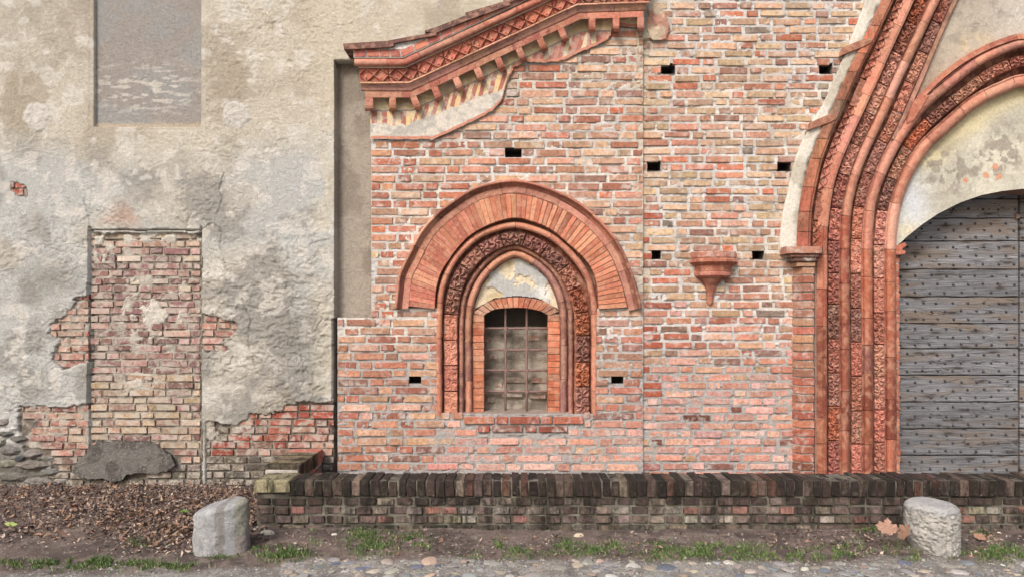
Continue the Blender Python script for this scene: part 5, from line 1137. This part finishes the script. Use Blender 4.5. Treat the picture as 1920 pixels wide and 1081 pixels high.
for cx_, cy_, a, b, dn in PATCH:
    n = int(a * b * 3.0 * dn); t = q_.uniform(0, 2 * np.pi, n); r = np.sqrt(q_.rand(n)) * (1 + .45 * q_.randn(n)); px = cx_ + a * r * np.cos(t); py = np.clip(cy_ + b * r * np.sin(t), 996, 1100)
    keep = fbm(px, py * 2.5, .06, 3, 6) > .44; px, py = px[keep], py[keep]; n = len(px); d = F * EYE / (py - HOR); X = (px - CX) * d / F; Y = d - D0; Z = ground_z(X, Y); h = q_.uniform(.006, .024, n) * (.8 + .4 * dn); th = q_.uniform(0, 6.28, n); ln = q_.uniform(.2, .9, n) * h; wd = q_.uniform(.0015, .003, n)
    dx, dy = np.cos(th), np.sin(th); p0 = np.stack([X - dy * wd, Y + dx * wd, Z - .002], 1); p1 = np.stack([X + dy * wd, Y - dx * wd, Z - .002], 1); p2 = np.stack([X + dx * ln * .4 + dy * wd * .7, Y + dy * ln * .4 - dx * wd * .7, Z + h * .65], 1); p3 = np.stack([X + dx * ln, Y + dy * ln, Z + h], 1)
    V.append(np.stack([p0, p1, p2, p3], 1).reshape(-1, 3)); c = np.array([A(col(84, 124, 54)), A(col(112, 144, 70)), A(col(70, 104, 48)), A(col(150, 150, 100))])[q_.randint(0, 4, n)] * q_.uniform(.7, 1.2, (n, 1)); cc.append(np.repeat(c, 4, 0)); ntot += n
V = np.concatenate(V); mobj('grass', V, np.arange(len(V)).reshape(-1, 4), M_grass, None, False, np.concatenate(cc), kind='stuff')
# dry leaves
def leaves(name, n, fpx, smin, smax, pal, lift, seed):
    q_ = np.random.RandomState(seed); P_ = fpx(q_, n); n = len(P_); X, Y = P_[:, 0], P_[:, 1]; s = q_.uniform(smin, smax, n) ; prof = np.array([(-1, 0), (-.35, .42), (-.3, -.42), (.4, .36), (.35, -.36), (1, 0), (0, 0)], float)
    a = q_.uniform(0, 6.28, n); curl = q_.uniform(-.7, .9, n); fold = q_.uniform(-.2, .9, n); x = prof[None, :, 0] * s[:, None]; y = prof[None, :, 1] * s[:, None] * q_.uniform(.5, 1.2, n)[:, None]
    y = y * (1 + .3 * q_.randn(n, 7)); z = curl[:, None] * x ** 2 / s[:, None] + fold[:, None] * np.abs(y); rx_ = q_.normal(0, .4, n)[:, None]; ry_ = q_.normal(0, .45, n)[:, None]
    y, z = y * np.cos(rx_) - z * np.sin(rx_), y * np.sin(rx_) + z * np.cos(rx_); x, z = x * np.cos(ry_) - z * np.sin(ry_), x * np.sin(ry_) + z * np.cos(ry_)
    X_ = X[:, None] + x * np.cos(a)[:, None] - y * np.sin(a)[:, None]; Y_ = Y[:, None] + x * np.sin(a)[:, None] + y * np.cos(a)[:, None]; Z_ = ground_z(X, Y)[:, None] + z + (q_.uniform(0, 1, n) ** 1.5 * lift(X, Y))[:, None] + .003
    Y_ = np.where((X_ > X0 - .02) & (Y_ < YF + .5), np.minimum(Y_, YF - .012), Y_); V = np.stack([X_, Y_, Z_], -1).reshape(-1, 3); f = np.array([(0, 2, 6, 1), (1, 6, 5, 3), (2, 4, 5, 6)]); Fq = (np.arange(n)[:, None, None] * 7 + f).reshape(-1, 4)
    pc = np.array([A(col(*p[1])) for p in pal]); pw = np.array([p[0] for p in pal], float); c = pc[q_.choice(len(pal), n, p=pw / pw.sum())] * q_.uniform(.6, 1.15, (n, 1)); mobj(name, V, Fq, M_leaf, None, False, np.repeat(c, 7, 0), kind='stuff')
LP = [(5, (146, 122, 112)), (4, (122, 102, 96)), (4, (172, 148, 134)), (2, (200, 178, 162)), (2, (100, 86, 82)), (1, (178, 128, 98)), (1, (214, 194, 172))]
def f_heap(q_, n):
    out = []
    while len(out) < n:
        px, py = q_.uniform(-80, 500, 4000), q_.uniform(903, 1042, 4000); w_ = sstep(1032, 935, py + 34 * (fbm(px, py, .02, 3, 4) - .5)) * (.25 + .75 * sstep(-60, 260, px)) + .8 * np.exp(-((px - 330) ** 2 / 9000 + (py - 990) ** 2 / 1400)); k = q_.rand(4000) < w_
        d = F * EYE / (py - HOR); P_ = np.stack([(px - CX) * d / F, d - D0], 1)[k]; P_ = P_[(P_[:, 1] < -.03) & ~((P_[:, 0] > X0 - .02) & (P_[:, 1] > YF - .02))]; P_ = P_[~(((P_[:, 0] - lx_) / .2) ** 2 + ((P_[:, 1] - ly_) / .18) ** 2 < 1)]; out += list(P_)
    return np.array(out[:n])
def f_sparse(q_, n):
    px = q_.uniform(480, 1980, n * 3); py = q_.uniform(996, 1075, n * 3); w_ = sstep(1062, 1010, py) * (.35 + .65 * (fbm(px, py, .02, 3, 9) > .5)) * (1 + 1.5 * np.exp(-((px - 1640) / 90) ** 2) + 1.3 * np.exp(-((px - 1850) / 60) ** 2)); k = q_.rand(n * 3) < w_ * .55; d = F * EYE / (py - HOR); P_ = np.stack([(px - CX) * d / F, d - D0], 1)[k]; P_ = P_[~(((P_[:, 0] - bx) / .2) ** 2 + ((P_[:, 1] - by) / .2) ** 2 < 1)]; return P_[:n]
leaves('leaf_litter', 11500, f_heap, .005, .022, LP, lambda X, Y: .02 + .03 * sstep(-1.5, -.3, Y), 3)
leaves('leaf_litter', 2600, f_sparse, .006, .02, LP, lambda X, Y: .008 + 0 * X, 4)
leaves('leaf_litter', 800, lambda q_, n: np.stack([q_.normal(-1.93, .16, n), q_.normal(-1.32, .12, n)], 1)[:n][lambda_k] if False else f_heap(q_, n), .02, .042, [(3, (160, 120, 94)), (3, (184, 148, 120)), (2, (140, 104, 86)), (1, (200, 168, 136))], lambda X, Y: .03 + 0 * X, 8)
# single leaves one can point at
def big_leaf(loc, rot, s, c, label):
    out = [(0, 1.0), (.14, .80), (.30, .74), (.27, .50), (.44, .52), (.70, .60), (.74, .38), (.98, .20), (.78, .04), (.72, -.16), (.50, -.20), (.44, -.42), (.20, -.38), (.03, -.34)]
    pts = out + [(-x, y) for x, y in out[::-1] if x > .0] ; n = len(pts); V = [(0, 0, 0)] + [(x, y, .18 * abs(x) - .12 * x * x * 2 + .05 * math.sin(5 * y)) for x, y in pts] + [(.02, -.36, 0), (.0, -.95, .12), (-.02, -.36, 0)]
    Fq = [(0, i + 1, (i + 1) % n + 1) for i in range(n)] + [(n + 1, n + 2, n + 3)]; V = [tuple(a * s for a in v) for v in V]
    o = mobj('fallen_leaf', V, Fq, M_leaf, None, False, np.tile(A(col(*c)), (len(V), 1))); o.location = loc; o.rotation_euler = rot; o['label'] = label; o['category'] = 'leaf'
big_leaf((bx - .33, by - .06, .155), (R(72), R(8), R(-12)), .078, (178, 136, 116), 'large pinkish dry leaf leaning on the pitted stone stump')
big_leaf((bx - .235, by - .10, .14), (R(78), R(-25), R(25)), .072, (162, 124, 98), 'tan dry leaf pressed against the left side of the pitted stone stump')
def on_ground(px, py, s, c, label, rz=0, tilt=.3): x, y = ground_pt(px, py); big_leaf((x, y, gz_at(x, y) + .028), (tilt, .2, rz), s, c, label)
on_ground(348, 968, .045, (124, 176, 50), 'bright green leaf on the leaf litter, left of the leaning stone stump', 1.0)
on_ground(20, 992, .045, (176, 196, 96), 'yellow-green leaf at the far left edge of the leaf litter', .4)
on_ground(226, 984, .038, (84, 130, 56), 'dark green leaf in the middle of the leaf litter', 2)
on_ground(297, 972, .032, (196, 204, 132), 'pale lime leaf between the two green leaves on the litter', 2.6)
on_ground(140, 958, .05, (196, 110, 60), 'rust orange leaf lying below the dark cement patch', 2.6, .5)
on_ground(1240, 1030, .03, (206, 172, 132), 'small tan dry leaf on the grass, in front of the middle of the low wall', 1)
on_ground(1630, 1020, .05, (196, 140, 100), 'orange-brown dry leaf in the litter left of the pitted stone stump', 3)
on_ground(1835, 1015, .05, (176, 132, 104), 'brown dry leaf right of the pitted stone stump', 5)
